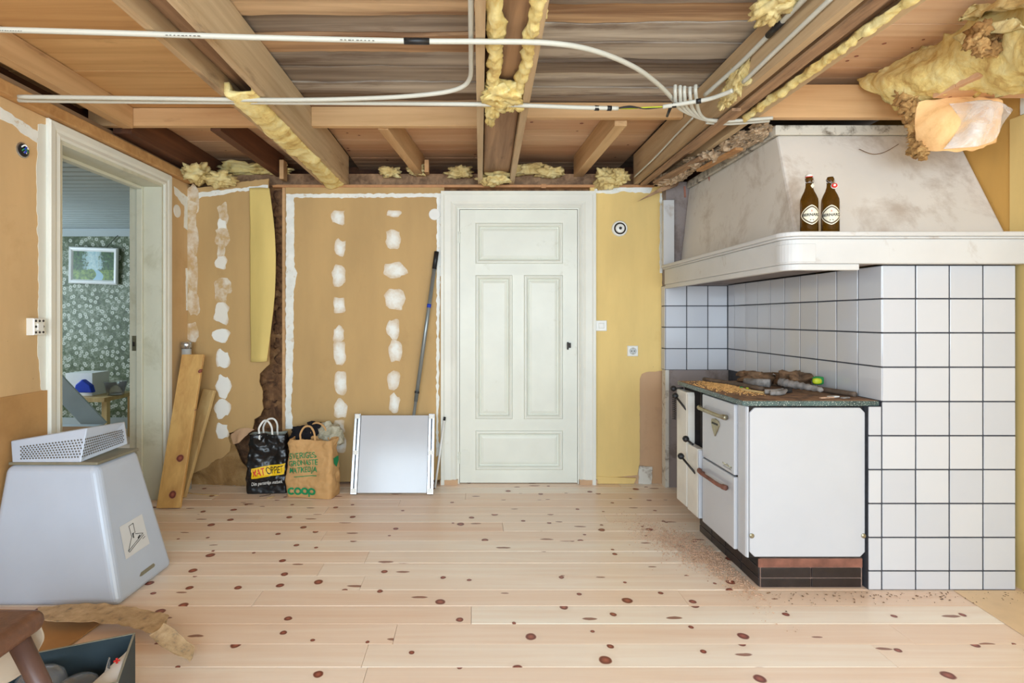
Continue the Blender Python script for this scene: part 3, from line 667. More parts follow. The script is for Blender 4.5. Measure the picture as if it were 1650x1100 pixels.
bmR = cbeam('double-plank ceiling beam running over the chimney hood edge', 1.172, 1.178, 1.40, 1.385, .034, 2.235, 3.98)
# laths nailed under the right-hand beam
obj('lath', MB().bar((1.235, .9, 2.192), (1.262, 3.2, 2.194), .05, .012), 'beam_core', bmR)
obj('lath', MB().bar((1.215, 2.5, 2.18), (1.225, 3.9, 2.18), .04, .014), 'beam_core', bmR)
# ================================================================== INSULATION LUMPS
def wool_lump(label, parts, mat, group=None):
    o = None
    m = MB()
    for k, (c, s, sd) in enumerate(parts): m.lump(c, s, sd, .62, 1.9, 40, 24)
    return obj('insulation_wad', m, mat, None, label, 'insulation', group, smooth=True)
gw = 'wads of mineral wool stuffed round the beams'
ys_ = (2.36, 2.6, 2.9, 3.2, 3.5, 3.75, 3.985)
m = MB().sheet([[(-1.078, y, 2.245) for y in ys_], [(-1.072, y, 2.205) for y in ys_], [(-1.05, y, 2.185 - .014 * math.sin(y * 5)) for y in ys_], [(-.985, y, 2.185 - .012 * math.sin(y * 7 + 1)) for y in ys_], [(-.958, y, 2.205) for y in ys_], [(-.954, y, 2.24) for y in ys_]], 90, 18, .02, .014, 11, 4)
obj('insulation_batt', m, 'wool_yellow', None, 'yellow wool batt bulging between planks of the beam nearest the doorway', 'insulation', smooth=True)
rr = random.Random(8)
def chain(pts, w, h, seed, n):
    m = MB(); sp_ = spline(pts, 10)
    for i in range(n):
        p = sp_[int(i * (len(sp_) - 1) / max(n - 1, 1))]
        m.lump(p + Vector((rr.uniform(-.006, .006), 0, rr.uniform(-.006, .006))), (w * rr.uniform(.75, 1.25), w * rr.uniform(1.2, 2.2), h * rr.uniform(.7, 1.2)), seed + i * 1.7, .6, 1.8, 26, 16)
    return m
def ragged(line, w, h, seed, n=80):
    sp_ = spline(line, 10); rows = []
    for k in range(5):
        f = (k - 2) / 2; row = []
        for i in range(0, len(sp_), 2):
            p = sp_[i]; wd = w * (.55 + .5 * abs(fb((p.y * 7 + seed, k * .3, seed), 1.3)) + .35 * fb((p.y * 19, seed, f), 1.))
            row.append((p.x + f * wd + .25 * w * fb((p.y * 6, seed + 4, 0), 1.), p.y, p.z + h * abs(f) ** 1.6 + .006 * fb((p.y * 25, f * 3, seed), 1.)))
        rows.append(row)
    return MB().sheet(rows, n, 14, .014, .013, 22, seed, .01)
obj('insulation_strip', ragged([(.062, 1.2, 2.195), (.072, 1.8, 2.194), (.085, 2.1, 2.192), (.09, 2.42, 2.192)], .036, .03, 2), 'wool_yellow', None, 'crumbling yellow wool along the door-side beam, doorway-side gap', 'insulation', smooth=True)
obj('insulation_strip', ragged([(.212, 1.5, 2.195), (.205, 1.8, 2.194), (.212, 2.1, 2.194), (.195, 2.38, 2.192)], .03, .03, 5), 'wool_yellow', None, 'crumbling yellow wool along the door-side beam, stove-side gap', 'insulation', smooth=True)
wool_lump('ragged yellow wool clump hanging mid-span from the beam over the door', [((.13, 2.38, 2.205), (.19, .2, .07), 3), ((.1, 2.5, 2.2), (.1, .2, .06), 9), ((.18, 2.48, 2.2), (.09, .14, .05), 14), ((.085, 2.68, 2.212), (.05, .22, .04), 19)], 'wool_yellow')
wool_lump('yellow wool plug at the wall end of the beam over the door', [((.165, 3.86, 2.215), (.2, .16, .09), 5), ((.15, 3.93, 2.225), (.22, .12, .09), 6)], 'wool_pale')
wool_lump('pale wool clump in the ceiling corner above the open doorway', [((-1.93, 3.8, 2.235), (.18, .2, .12), 7), ((-1.8, 3.86, 2.21), (.2, .18, .1), 8), ((-1.98, 3.88, 2.25), (.12, .2, .13), 12)], 'wool_pale')
wool_lump('long yellow wool roll lying on the wall plate near the doorway corner', [((-1.72, 4.12, 2.35), (.4, .12, .09), 15), ((-1.5, 4.1, 2.335), (.25, .1, .07), 16)], 'wool_yellow')
for k, (x, w_) in enumerate(((-.62, .16), (-.42, .14), (-.1, .2), (.4, .3), (.58, .2))):
    wool_lump(['yellow wool tuft on the wall plate beside the nearest doorway beam', 'yellow wool tuft on the wall plate under the short joist', 'yellow wool tuft on the wall plate left of the door beam', 'broad yellow wool tuft on the wall plate above the door', 'yellow wool tuft on the wall plate above the door latch side'][k],
              [((x, 4.06, 2.31 + .02 * (k % 2)), (w_, .09, .08), 20 + k)], 'wool_pale', gw)
wool_lump('ragged wool clump in the corner above the yellow wall', [((.98, 3.96, 2.24), (.18, .16, .14), 30), ((1.06, 3.9, 2.23), (.12, .14, .1), 33)], 'wool_pale')
m = ragged([(1.335, 1.3, 2.185), (1.338, 1.7, 2.184), (1.335, 2.1, 2.185), (1.33, 2.66, 2.185)], .018, .02, 8, 120)
obj('insulation_strip', m, 'wool_yellow', None, 'thin yellow wool line along the beam over the chimney hood', 'insulation', smooth=True)
wool_lump('greenish wool wad behind the taped conduit', [((1.09, 1.97, 2.345), (.13, .15, .09), 44), ((1.11, 1.9, 2.35), (.1, .1, .07), 46)], 'wool_pale')
wool_lump('greenish wool wad hanging beside the conduit cluster', [((1.168, 2.40, 2.265), (.05, .2, .13), 48), ((1.165, 2.5, 2.225), (.04, .1, .08), 49)], 'wool_pale')
# the big torn batt over the chimney
m = MB().sheet([[P(1388, 134, 2.68), P(1440, 112, 2.52), P(1500, 82, 2.38), P(1562, 42, 2.16), P(1670, -14, 1.92)],
                [P(1400, 140, 2.62), P(1448, 128, 2.42), P(1510, 110, 2.26), P(1580, 86, 2.08), P(1670, 62, 1.84)],
                [P(1425, 150, 2.56), P(1470, 146, 2.42), P(1530, 138, 2.28), P(1590, 122, 2.12), P(1670, 112, 1.9)],
                [P(1440, 156, 2.56), P(1480, 166, 2.46), P(1535, 152, 2.38), P(1590, 142, 2.26), P(1670, 138, 2.02)]], 110, 54, .05, .034, 8, 3, .02)
obj('insulation_batt', m, 'wool_yellow', None, 'large torn yellow wool batt sagging from the ceiling above the chimney', 'insulation', smooth=True)
m = MB().sheet([[P(1545, 32, 2.1), P(1590, 12, 2.02), P(1670, -20, 1.85)], [P(1570, 24, 2.06), P(1610, 18, 1.96), P(1670, 6, 1.8)]], 30, 10, .03, .03, 8, 7, .015)
m.sheet([[P(1540, 56, 2.12), P(1580, 42, 2.02), P(1640, 30, 1.9)], [P(1555, 68, 2.1), P(1590, 58, 2.0), P(1650, 44, 1.86)]], 30, 10, .025, .03, 9, 11, .012)
obj('insulation_tuft', m, 'wool_pale', None, 'spiky pale wool tufts above the big torn batt', 'insulation', smooth=True)
m = MB()
for k in range(16): m.lump(P(rr.uniform(1560, 1665), rr.uniform(45, 82), rr.uniform(1.96, 2.04)), (.05, .05, .05), 60 + k, .7, 2, 20, 12)
obj('insulation_crumbs', m, 'wool_brown', None, 'frayed brown wool between tufts and batt near the right wall', 'insulation', smooth=True)
m = MB().sheet([[P(1476, 168, 2.4), P(1520, 164, 2.36), P(1570, 164, 2.34), P(1606, 166, 2.32)], [P(1480, 200, 2.4), P(1520, 200, 2.32), P(1570, 200, 2.3), P(1600, 196, 2.32)], [P(1488, 236, 2.42), P(1520, 240, 2.36), P(1560, 238, 2.35), P(1592, 228, 2.36)]], 40, 24, .06, .016, 5, 5, .01)
obj('insulation_batt', m, 'wool_orange', None, 'orange-tan wool slab hanging down over the hood top', 'insulation', smooth=True)
m = MB()
for k in range(26):
    t_ = k / 25; px = 1462 + 22 * math.sin(t_ * 2.6) * .6 + rr.uniform(-8, 8) + 14 * t_; py = 155 + 92 * t_
    m.lump(P(px, py, 2.44 + rr.uniform(-.03, .02)), (rr.uniform(.04, .08), .07, rr.uniform(.035, .07)), 90 + k, .75, 2.1, 20, 12)
obj('insulation_edge', m, 'wool_brown', None, 'brown frayed wool edge left of the hanging orange slab', 'insulation', smooth=True)
m = MB().sheet([[P(1530, 166, 2.3), P(1570, 162, 2.26), P(1610, 166, 2.24), P(1634, 176, 2.24)], [P(1545, 200, 2.28), P(1575, 200, 2.22), P(1606, 196, 2.22), P(1622, 192, 2.24)], [P(1520, 240, 2.3), P(1572, 236, 2.24), P(1602, 226, 2.24), P(1612, 212, 2.24)]], 30, 20, .0015, .014, 8, 9)
obj('plastic_sheet', m, 'plastic_film', None, 'clear plastic sheeting wrapped round the hanging wool slab', 'plastic sheet', smooth=True)
so = empty('soffit_boards', P(1580, 150, 2.4), 'two short pinkish boards under the torn batt by the right wall', 'boards')
for k in range(2): obj('board', MB().box(1.98, XR - .008, 2.12 + k * .11, 2.226 + k * .11, 2.165, 2.185), 'pine_pink', so, bevel=.002)
# debris band along the hood's upper left edge
rd = random.Random(4); m = MB()
for k in range(60):
    t_ = rd.random(); p = Vector((1.36, 3.86, 2.175)).lerp(Vector((1.53, 2.8, 2.185)), t_)
    m.lump(p + Vector((rd.uniform(-.08, .01), 0, rd.uniform(-.02, .02))), (rd.uniform(.04, .11), rd.uniform(.06, .16), rd.uniform(.02, .06)), k, .8, 2.2, 14, 9)
obj('debris_ledge', m, 'debris', None, 'crumbling grey-brown dust and plaster along the hood top edge', 'debris', kind='stuff')
for k, (a, b, w_) in enumerate((((1.27, 3.75, 2.155), (1.36, 3.2, 2.165), .06), ((1.40, 3.35, 2.13), (1.45, 2.95, 2.14), .045))):
    obj('wood_scrap', MB().bar(a, b, w_, .016), ['beam_core', 'strip_wood'][k], None, ['dark splintered lath lying on the dusty hood edge', 'short orange lath scrap on the dusty hood edge'][k], 'wood scrap', bevel=.003)
obj('wood_splinter', MB().prism([(1.16, 2.04), (1.40, 2.185), (1.46, 2.185), (1.44, 2.15), (1.3, 2.1)], lambda u, v, d: Vector((u, 3.84 - d, v)), 0, .02), 'beam_core', None, 'pointed broken dark board sticking out above the yellow wall', 'wood scrap')
# ================================================================== CHIMNEY, HOOD, MANTEL
ch = empty('chimney_breast', (2.14, 2.44, 0), 'white square-tiled chimney block with dark grout beside the stove', 'chimney')
core = MB().box(1.8365, 2.433, 2.4335, 3.9, 0, 1.456).box(1.776, 1.8365, 2.4335, 3.2, 0, .822)
obj('grout_bed', core, 'grout', ch)
FX = [1.833, 1.985, 2.136, 2.287, 2.434]
for i in range(10):
    for a, b in zip(FX[:-1], FX[1:]): tile(ch, 'f', a, b, RZ[i + 1], RZ[i], 2.43)
    if i >= 4: tile(ch, 'f', 1.772, 1.833, RZ[i + 1], min(RZ[i], .825), 2.43)
    if i < 4:
        y = 2.4305
        while y < 3.89:
            y2 = min(y + .1525, 3.9); tile(ch, 's', y, y2, RZ[i + 1], RZ[i], 1.833); y = y2
hd = empty('chimney_hood', (1.98, 3.0, 1.58), 'sloping dirty-white plaster cooker hood above the mantel shelf', 'chimney hood')
h0, h1 = 1.597, 2.15
obj('hood_body', MB().hexa([(1.49, 2.50, h0), (2.465, 2.50, h0), (2.465, 3.9, h0), (1.49, 3.9, h0), (1.552, 2.765, h1), (2.465, 2.765, h1), (2.465, 3.9, h1), (1.552, 3.9, h1)]), 'hood_plaster', hd, bevel=.012)
obj('hood_cap', MB().box(1.538, 2.465, 2.755, 3.9, 2.15, 2.2), 'dirty_trim', hd, bevel=.005)
obj('corner_board', MB().box(1.36, 1.436, 3.87, 3.9, 1.60, 2.06), 'mantel_paint', hd)
def outline(x0, y0, r, x1, y1, t):
    arc = [(x0 + r - r * math.cos(a), y0 + r - r * math.sin(a)) for a in [i * math.pi / 16 for i in range(9)]]
    q = max(r - t, .005)
    inn = [(x0 + t + q - q * math.cos(a), y0 + t + q - q * math.sin(a)) for a in [i * math.pi / 16 for i in range(9)]]
    return [(x0, y1)] + arc + [(x1, y0)] + [(x1, y0 + t)] + inn[::-1] + [(x0 + t, y1)]
up = lambda u, v, d: Vector((u, v, d))
mt = empty('mantel_shelf', (1.9, 2.5, 1.44), 'white painted wooden mantel shelf with rounded corner round the hood', 'mantel shelf')
obj('fascia', MB().prism(outline(1.375, 2.375, .07, 2.445, 3.895, .05), up, 1.458, 1.566), 'mantel_paint', mt, bevel=.004)
obj('lower_lip', MB().prism(outline(1.38, 2.385, .065, 1.70, 3.895, .03), up, 1.43, 1.4578), 'mantel_paint', mt, bevel=.004)
obj('shelf_moulding', MB().prism(outline(1.35, 2.352, .08, 2.46, 3.895, .17), up, 1.5755, 1.596), 'mantel_paint', mt, bevel=.007)
obj('bead', MB().prism(outline(1.362, 2.364, .078, 2.452, 3.895, .06), up, 1.5662, 1.5754), 'mantel_paint', mt, bevel=.003)
obj('soffit', MB().box(1.43, 1.83, 2.45, 3.895, 1.462, 1.474), 'grey_plaster', mt)
obj('joint_block', MB().prism(outline(1.372, 2.372, .07, 1.50, 2.46, .04), up, 1.466, 1.545), 'mantel_paint', mt, bevel=.002)
# ================================================================== BOTTLES
def bottle(x, y, z, label, closed):
    e = empty('beer_bottle', (x, y, z), label, 'bottle'); R = .0355
    prof = [(.02, .004), (.031, 0), (R, .006), (R, .135), (R * .97, .15), (R * .8, .168), (R * .55, .187), (.0145, .205), (.0135, .225), (.0135, .235), (.0155, .237), (.0155, .242), (.0125, .246), (.0125, .25)]
    obj('glass', MB().lathe((x, y, z), prof, 32), 'bottle_glass', e, smooth=True)
    def wrap(a, h, o=.0): 
        th = -math.pi / 2 + a / R + lab_rot; return Vector((x + (R + o) * math.cos(th), y + (R + o) * math.sin(th), z + h))
    lab_rot = -.26 if closed else -.44
    def diamond(sx, sz, o, mat, nm, par):
        m = MB(); n = 40
        pts = []
        for i in range(n):
            q = 2 * math.pi * i / n; c, s = math.cos(q), math.sin(q); r = 1 / (abs(c) ** 1.35 + abs(s) ** 1.35) ** (1 / 1.35)
            pts.append((c * r * sx, s * r * sz))
        rings = [.001, .25, .5, .75, 1.]
        vs = [wrap(a * k, .077 + b * k, o) for k in rings for a, b in pts]
        fs = [(j * n + i, j * n + (i + 1) % n, j * n + n + (i + 1) % n, j * n + n + i) for j in range(4) for i in range(n)]
        m.add(vs, fs); return obj(nm, m, mat, par, smooth=True)
    lb = diamond(.047, .044, .0005, 'label_cream', 'paper_label', e)
    diamond(.0425, .0395, .0008, 'label_brown', 'label_band', lb); diamond(.036, .033, .0011, 'label_cream', 'label_field', lb)
    for s, hgt, dz, mat_, bold in (('BERNARD', .0165, .077, 'print_black', .03), ('1597', .007, .063, 'print_black', .0), ('B', .012, .094, 'print_red', 0)):
        if s == '1597': s = 'CZECH'
        if s == 'CZECH': continue
        vs, fs = text_mesh(s, hgt, bold); obj('lettering', MB().add([wrap(a, dz + b, .0016) for a, b, _ in vs], fs), mat_, lb)
    obj('emblem_line', MB().add([wrap(a, b, .0016) for a, b in ((-.008, .052), (.008, .052), (.006, .057), (-.006, .057))], [(0, 1, 2, 3)]), 'print_black', lb)
    wr_ = MB()
    for s in (-1, 1): wr_.tube(spline([(x + s * .0145, y - .006, z + .222), (x + s * .019, y - .002, z + .232), (x + s * .016, y, z + (.255 if closed else .238)), (x + s * .004, y - (.0 if closed else .018), z + (.264 if closed else .215))], 5), .0012, 6)
    wr_.tube([(x + .0148 * math.cos(a), y + .0148 * math.sin(a), z + .224) for a in [i * math.pi / 8 for i in range(17)]], .0011, 6)
    obj('wire_bail', wr_, 'chrome', e, smooth=True)
    if closed:
        st = obj('stopper', MB().lathe((x, y, z + .25), [(.011, 0), (.0135, .003), (.0135, .008), (.009, .013), (.004, .014)], 20), 'porcelain', e, smooth=True)
        obj('red_seal', MB().lathe((x, y, z + .2485), [(.0145, 0), (.0145, .003)], 20), 'print_red', st)
        obj('neck_tag', MB().prism([(-.008, 0), (0, -.011), (.008, 0), (0, .011)], lambda u, v, d: Vector((x + .004 + u, y - .0165 - d, z + .208 + v)), 0, .001), 'label_cream', e)
    else:
        nn_ = Vector((-.35, -.88, .3)).normalized(); ax_ = Vector((.9, -.36, 0)).normalized(); fr_ = (ax_, nn_.cross(ax_).normalized(), nn_)
        st = obj('stopper', MB().lathe((x + .004, y - .02, z + .205), [(.0135, 0), (.0135, .006)], 20, fr_), 'porcelain', e, smooth=True)
        obj('red_seal', MB().lathe(Vector((x + .004, y - .02, z + .205)) + fr_[2] * .0062, [(.0118, 0), (.0108, .003), (.006, .0036)], 20, fr_), 'print_red', st)
        obj('stopper_tip', MB().lathe(Vector((x + .004, y - .02, z + .205)) + fr_[2] * .0098, [(.0055, 0), (.0045, .003)], 16, fr_), 'porcelain', st)
bottle(1.497, 2.415, 1.596, 'brown swing-top beer bottle with its stopper closed on the mantel', True)
bottle(1.591, 2.415, 1.596, 'brown swing-top beer bottle with red stopper hanging open on the mantel', False)
# ================================================================== STOVE
sv = empty('wood_stove', (1.5, 2.83, 0), 'white enamel wood-burning kitchen stove with speckled worktop', 'stove')
sx0, sx1, sy0, sy1, sz0, sz1 = 1.237, 1.765, 2.452, 3.2, .135, .822
obj('body', MB().box(sx0 + .012, sx1, sy0 + .006, 2.9, sz0, sz1).box(sx0 + .14, sx1, 2.9, 3.06, .5, sz1).box(sx0 + .012, sx1, 2.9, 3.06, sz0, .5).box(sx0 + .012, sx1, 3.06, sy1, sz0, sz1), 'soot', sv)
wk = obj('worktop', MB().box(1.213, 1.829, 2.44, 3.22, .8235, .846), 'worktop_edge', sv, bevel=.003)
obj('worktop_surface', MB().box(1.218, 1.827, 2.447, 3.216, .846, .8475), 'worktop', wk)
mS = lambda u, v, d: Vector((u, sy0 - d, v))
c_ = .022; px0, px1, pz0, pz1 = 1.249, 1.7695, .142, .815
obj('side_panel', MB().prism([(px0 + c_, pz0), (px1 - c_, pz0), (px1, pz0 + c_), (px1, pz1 - c_), (px1 - c_, pz1), (px0 + c_, pz1), (px0, pz1 - c_), (px0, pz0 + c_)], mS, -.006, .006), 'enamel', sv, bevel=.004)
for a in (px0 + .008, px1 - .008): obj('screw', MB().lathe(mS(a, .238, .006), [(.011, 0), (.011, .003), (.006, .006)], 14, (Vector((1, 0, 0)), Vector((0, 0, 1)), Vector((0, -1, 0)))), 'nickel', sv)
obj('corner_post', MB().prism([(sx0, sy0 + .082), (sx0, sy0 + .012), (sx0 + .004, sy0 + .003), (sx0 + .011, sy0), (sx0 + .011, sy0 + .082)], up, sz0, .8195), 'enamel', sv, bevel=.003)
mW = lambda u, v, d: Vector((sx0 - d, u, v))      # front of the stove: u = y, v = z
def door(name, y0, y1, z0, z1, mat='enamel', d=.014): return obj(name, MB().prism([(y0, z0), (y1, z0), (y1, z1), (y0, z1)], mW, -.012, d), mat, sv, bevel=.006)
od = door('oven_door', 2.54, 2.895, .482, .815); ld = door('drawer_door', 2.54, 2.895, sz0, .474)
ad = door('ash_door', 2.915, 3.055, sz0 + .01, .515, 'enamel_worn', .03); fdr = door('fire_door', 3.065, 3.215, .15, .8, 'enamel_worn', .03)
obj('door_edge', MB().box(sx0 - .028, sx0 + .0, 2.905, 2.9145, sz0 + .012, .51), 'enamel', ad)
obj('door_edge', MB().prism([(3.05, .50), (3.064, .50), (3.064, .79), (3.058, .8), (3.05, .78)], mW, -.01, .028), 'enamel_worn', fdr)
fb_ = MB()
for k in range(5): fb_.bar((sx0 + .05, 2.905, .54 + k * .05), (sx0 + .05, 3.055, .54 + k * .05), .012, .012)
obj('fire_grate', fb_, 'rust', sv); obj('fire_plate', MB().box(sx0 + .02, sx0 + .06, 2.98, 3.0, .51, .82), 'soot', sv)
obj('fire_back', MB().box(sx0 + .1, sx0 + .13, 2.905, 3.055, .51, .81), 'soot', sv)
def handle(par, ya, yb, z, mat):
    h = MB().tube(spline([(sx0 - .03, ya, z), (sx0 - .046, ya + .05, z), (sx0 - .046, (ya + yb) / 2, z), (sx0 - .046, yb - .05, z), (sx0 - .032, yb, z)], 6), [.013 if i < 4 or i > 20 else .0095 for i in range(25)], 10)
    for q in (ya + .02, yb - .02): h.tube([(sx0 - .014, q, z - .008), (sx0 - .036, q, z - .002)], .006, 8)
    obj('handle', h, mat, par, smooth=True)
handle(od, 2.585, 2.885, .745, 'nickel'); handle(ld, 2.585, 2.885, .41, 'rust')
obj('emblem', MB().prism([(2.705, .655), (2.682, .688), (2.69, .706), (2.73, .714), (2.77, .706), (2.778, .688), (2.757, .65), (2.733, .622)], mW, .014, .02), 'nickel', od, bevel=.003)
obj('emblem_crest', MB().prism([(2.70, .684), (2.76, .684), (2.76, .692), (2.70, .692)], mW, .02, .023), 'plastic_black', od)
obj('script_badge', MB().tube([mW(2.655 - i * .0016, .512 + .006 * math.sin(i * 1.3) * (1 - .5 * math.sin(i * .37)), .0155) for i in range(60)], .0009, 5).bar(mW(2.65, .5, .0152), mW(2.565, .5, .0152), .001, .003, (0, 0, 1)), 'nickel', od)
def lever(par, p0, p1):
    l_ = obj('lever', MB().tube([p0, p1], .006, 8), 'iron', par, smooth=True)
    obj('knob', MB().lathe(p0, [(.002, -.018), (.012, -.014), (.018, -.004), (.018, .004), (.012, .014), (.002, .018)], 16), 'plastic_black', l_, smooth=True)
lever(ad, Vector((sx0 - .075, 3.03, .448)), Vector((sx0 - .028, 2.945, .375)))
lever(fdr, Vector((sx0 - .055, 3.17, .765)), Vector((sx0 - .028, 3.075, .70)))
lever(sv, Vector((1.192, 3.225, .80)), Vector((1.245, 3.205, .805)))
lever(ad, Vector((sx0 - .04, 3.05, .54)), Vector((sx0 - .02, 3.0, .52)))
obj('coil_handle', MB().tube([(sx0 - .048 + .010 * math.cos(i * .9), 3.205 + .010 * math.sin(i * .9), .62 + i * .0016) for i in range(84)], .0025, 5), 'iron', fdr, smooth=True)
pl = obj('plinth', MB().box(1.30, 1.762, 2.456, 3.1, 0, .133), 'plinth_mortar', sv)
for z0, z1, n_, mt_ in ((.004, .042, 2, 'plinth_tile'), (.047, .09, 2, 'plinth_tile')):
    for k in range(n_):
        w_ = (1.757 - 1.304) / n_; a = 1.304 + k * w_; obj('plinth_tile', MB().box(a, a + w_ - .004, 2.449, 2.456, z0, z1), mt_, pl, bevel=.002)
    for k in range(4):
        a = 2.458 + k * .16; obj('plinth_tile', MB().box(1.293, 1.30, a, a + .156, z0, z1), mt_, pl, bevel=.002)
obj('rust_strip', MB().box(1.29, 1.76, 2.451, 2.456, .093, .132), 'rust', pl)
obj('rust_strip', MB().box(1.294, 1.30, 2.456, 3.09, .093, .132), 'soot', pl)
# things lying on the worktop
ZT = .8475
obj('iron_bar', MB().tube(spline([(1.36, 3.19, ZT + .012), (1.42, 2.95, ZT + .014), (1.452, 2.72, ZT + .016)], 6), .0125, 8), 'dark_bar', None, 'long dark wooden stick lying across the stove worktop', 'stick', smooth=True)
sh = empty('garden_shears', (1.49, 2.66, ZT), 'grey-handled pliers lying open on the stove worktop', 'pliers')
obj('handle', MB().tube(spline([(1.42, 2.64, ZT + .014), (1.47, 2.63, ZT + .016), (1.535, 2.69, ZT + .018)], 6), [.012] * 9 + [.009] * 4, 8), 'ash_wood', sh, smooth=True)
obj('handle', MB().tube(spline([(1.425, 2.6, ZT + .013), (1.48, 2.6, ZT + .014), (1.54, 2.67, ZT + .016)], 6), [.012] * 9 + [.009] * 4, 8), 'ash_wood', sh, smooth=True)
obj('jaw', MB().lump((1.555, 2.69, ZT + .014), (.06, .05, .026), 3, .3, 2, 16, 10), 'iron', sh, smooth=True)
obj('wood_chip', MB().bar((1.38, 2.78, ZT + .006), (1.43, 2.66, ZT + .006), .018, .01), 'plank_pale', None, 'flat pale wood splinter beside the pliers', 'wood scrap', bevel=.002)
obj('grey_tube', MB().tube([(1.49, 2.975, ZT + .024), (1.575, 2.875, ZT + .026)], [.019, .022], 12), 'ash_wood', None, 'grey weathered round billet on the stove worktop', 'wood scrap', smooth=True)
m = MB().lump((1.60, 3.07, ZT + .035), (.2, .15, .07), 4, .5, 1.7, 30, 18, keep=lambda p: Vector((min(p.x, 1.80), p.y, max(p.z, ZT)))); obj('bark_piece', m, 'bark', None, 'large curled bark piece against the tiled side wall', 'bark', smooth=True)
m = MB().lump((1.725, 2.92, ZT + .04), (.17, .16, .09), 9, .5, 1.6, 30, 18, keep=lambda p: Vector((min(p.x, 1.82), p.y, max(p.z, ZT)))); obj('bark_piece', m, 'bark', None, 'thick brown log piece behind the charred stick', 'bark', smooth=True)
m = MB().tube(spline([(1.60, 2.83, ZT + .04), (1.62, 2.78, ZT + .034), (1.655, 2.70, ZT + .03), (1.69, 2.62, ZT + .024)], 6), [.014, .022, .017, .024, .019, .024, .016, .022, .018, .022, .015, .02, .014, .018, .013, .016, .011, .014, .006], 10); obj('charred_stick', m, 'ash_wood', None, 'gnarled grey charred branch on the stove worktop', 'stick', smooth=True)
m = MB().tube(spline([(1.74, 2.78, ZT + .016), (1.76, 2.68, ZT + .014), (1.80, 2.55, ZT + .012)], 6), .013, 8); obj('thin_branch', m, 'dark_bar', None, 'thin grey branch near the front corner of the stove worktop', 'stick', smooth=True)
br = empty('scrub_brush', (1.79, 2.79, ZT), 'small lime and green brush head against the tiled side wall', 'brush')
obj('head', MB().lump((1.775, 2.79, ZT + .05), (.07, .03, .05), 2, .1, 1, 18, 12), 'green', br, smooth=True); obj('bristle_pad', MB().lump((1.76, 2.772, ZT + .05), (.05, .03, .035), 3, .1, 1, 18, 12), 'lime', br, smooth=True)
for k, (x, y, w_, l_, mt_) in enumerate(((1.66, 2.53, .02, .05, 'print_white'), (1.60, 2.5, .012, .07, 'saw_chips'), (1.70, 2.5, .015, .04, 'ash_wood'))):
    obj('paper_scrap', MB().bar((x, y, ZT + .004), (x + l_, y + .012, ZT + .005), w_, .006), mt_, None, ['white paper shred near the worktop front edge', 'thin pinkish splinter near the worktop front edge', 'small grey chip near the worktop front edge'][k], 'scrap', bevel=.001)
for k, (x, y, mt_) in enumerate(((1.41, 2.85, 'green'), (1.43, 2.82, 'lime'))): obj('plastic_bit', MB().lump((x, y, ZT + .006), (.022, .014, .012), k, .3, 2, 12, 8), mt_, None, ['tiny green plastic bit on the sawdusty worktop', 'tiny lime plastic bit on the sawdusty worktop'][k], 'scrap')
def flakes(n, f, size, seed):
    r_ = random.Random(seed); m = MB()
    for i in range(n):
        p = Vector(f(r_)); s = size * r_.uniform(.4, 1.4); a = r_.uniform(0, 6.28); q = Vector((math.cos(a), math.sin(a), r_.uniform(-.3, .3))) * s; w_ = Vector((-math.sin(a), math.cos(a), r_.uniform(-.4, .4))) * s * .45; h = Vector((0, 0, s * .3))
        m.add([p - q, p + w_, p + q, p - w_, p + h * 2], [(0, 1, 4), (1, 2, 4), (2, 3, 4), (3, 0, 4), (0, 3, 2, 1)])
    return m
def top_pile(r_):
    x, y = r_.gauss(1.36, .05), r_.gauss(2.93, .11); x = min(max(x, 1.23), 1.5); y = min(max(y, 2.6), 3.18)
    return (x, y, ZT + r_.uniform(0, .01) * math.exp(-((x - 1.36) / .07) ** 2 - ((y - 2.93) / .14) ** 2))
obj('sawdust', flakes(3200, top_pile, .006, 3), 'saw_dust', None, 'orange sawdust spread over the stove worktop', 'sawdust', kind='stuff')
def floor_pile(r_):
    x, y = r_.gauss(1.17, .085), r_.gauss(2.82, .2)
    x += (2.82 - y) * .35
    while x > 1.275 and y < 3.1: x -= r_.uniform(.03, .15)
    return (x, y, .0015 + r_.uniform(0, .003))
obj('sawdust', flakes(4200, floor_pile, .0045, 4), 'saw_chips', None, 'pinkish sawdust scattered on the floor before the stove', 'sawdust', kind='stuff')
def floor_bits(r_): return (r_.uniform(1.3, 2.45), 2.41 - abs(r_.gauss(0, .05)), .002)
obj('floor_dust', flakes(160, floor_bits, .005, 6), 'bark', None, 'dark dirt crumbs along the foot of the tiled chimney', 'dirt', kind='stuff')
# ================================================================== CONDUITS
PR = .0095
def conduit(label, pts, r=PR, group=None, n=8, marks=(), tapes=()):
    sp_ = spline(pts, n)
    if marks or tapes:
        e = empty('conduit', sp_[0], label, 'conduit', group); obj('pipe', MB().tube(sp_, r, 12), 'conduit', e, smooth=True)
        for p0, p1 in tapes: obj('tape', MB().tube([p0, p1], r * 1.22, 12), 'tape_black', e, smooth=True)
        for p0, p1 in marks:
            q = MB(); L = (Vector(p1) - Vector(p0)); k = 9
            for i in range(k):
                a = Vector(p0) + L * (i + .15) / k; b = Vector(p0) + L * (i + random.uniform(.5, .85)) / k
                q.bar(a + Vector((0, -r * .8, -r * .62)), b + Vector((0, -r * .8, -r * .62)), .001, .006, (0, -.6, .8))
            obj('print', q, 'print_black', e)
        return e
    return obj('conduit', MB().tube(sp_, r, 12), 'conduit', None, label, 'conduit', group, smooth=True)
ZP1 = ZB - .013
def cp(px, py, z=ZP1):                           # a point on the plane just under the beams
    Y = (z - CH) * F / (VY - py); return Vector((XP(px, Y), Y, z))
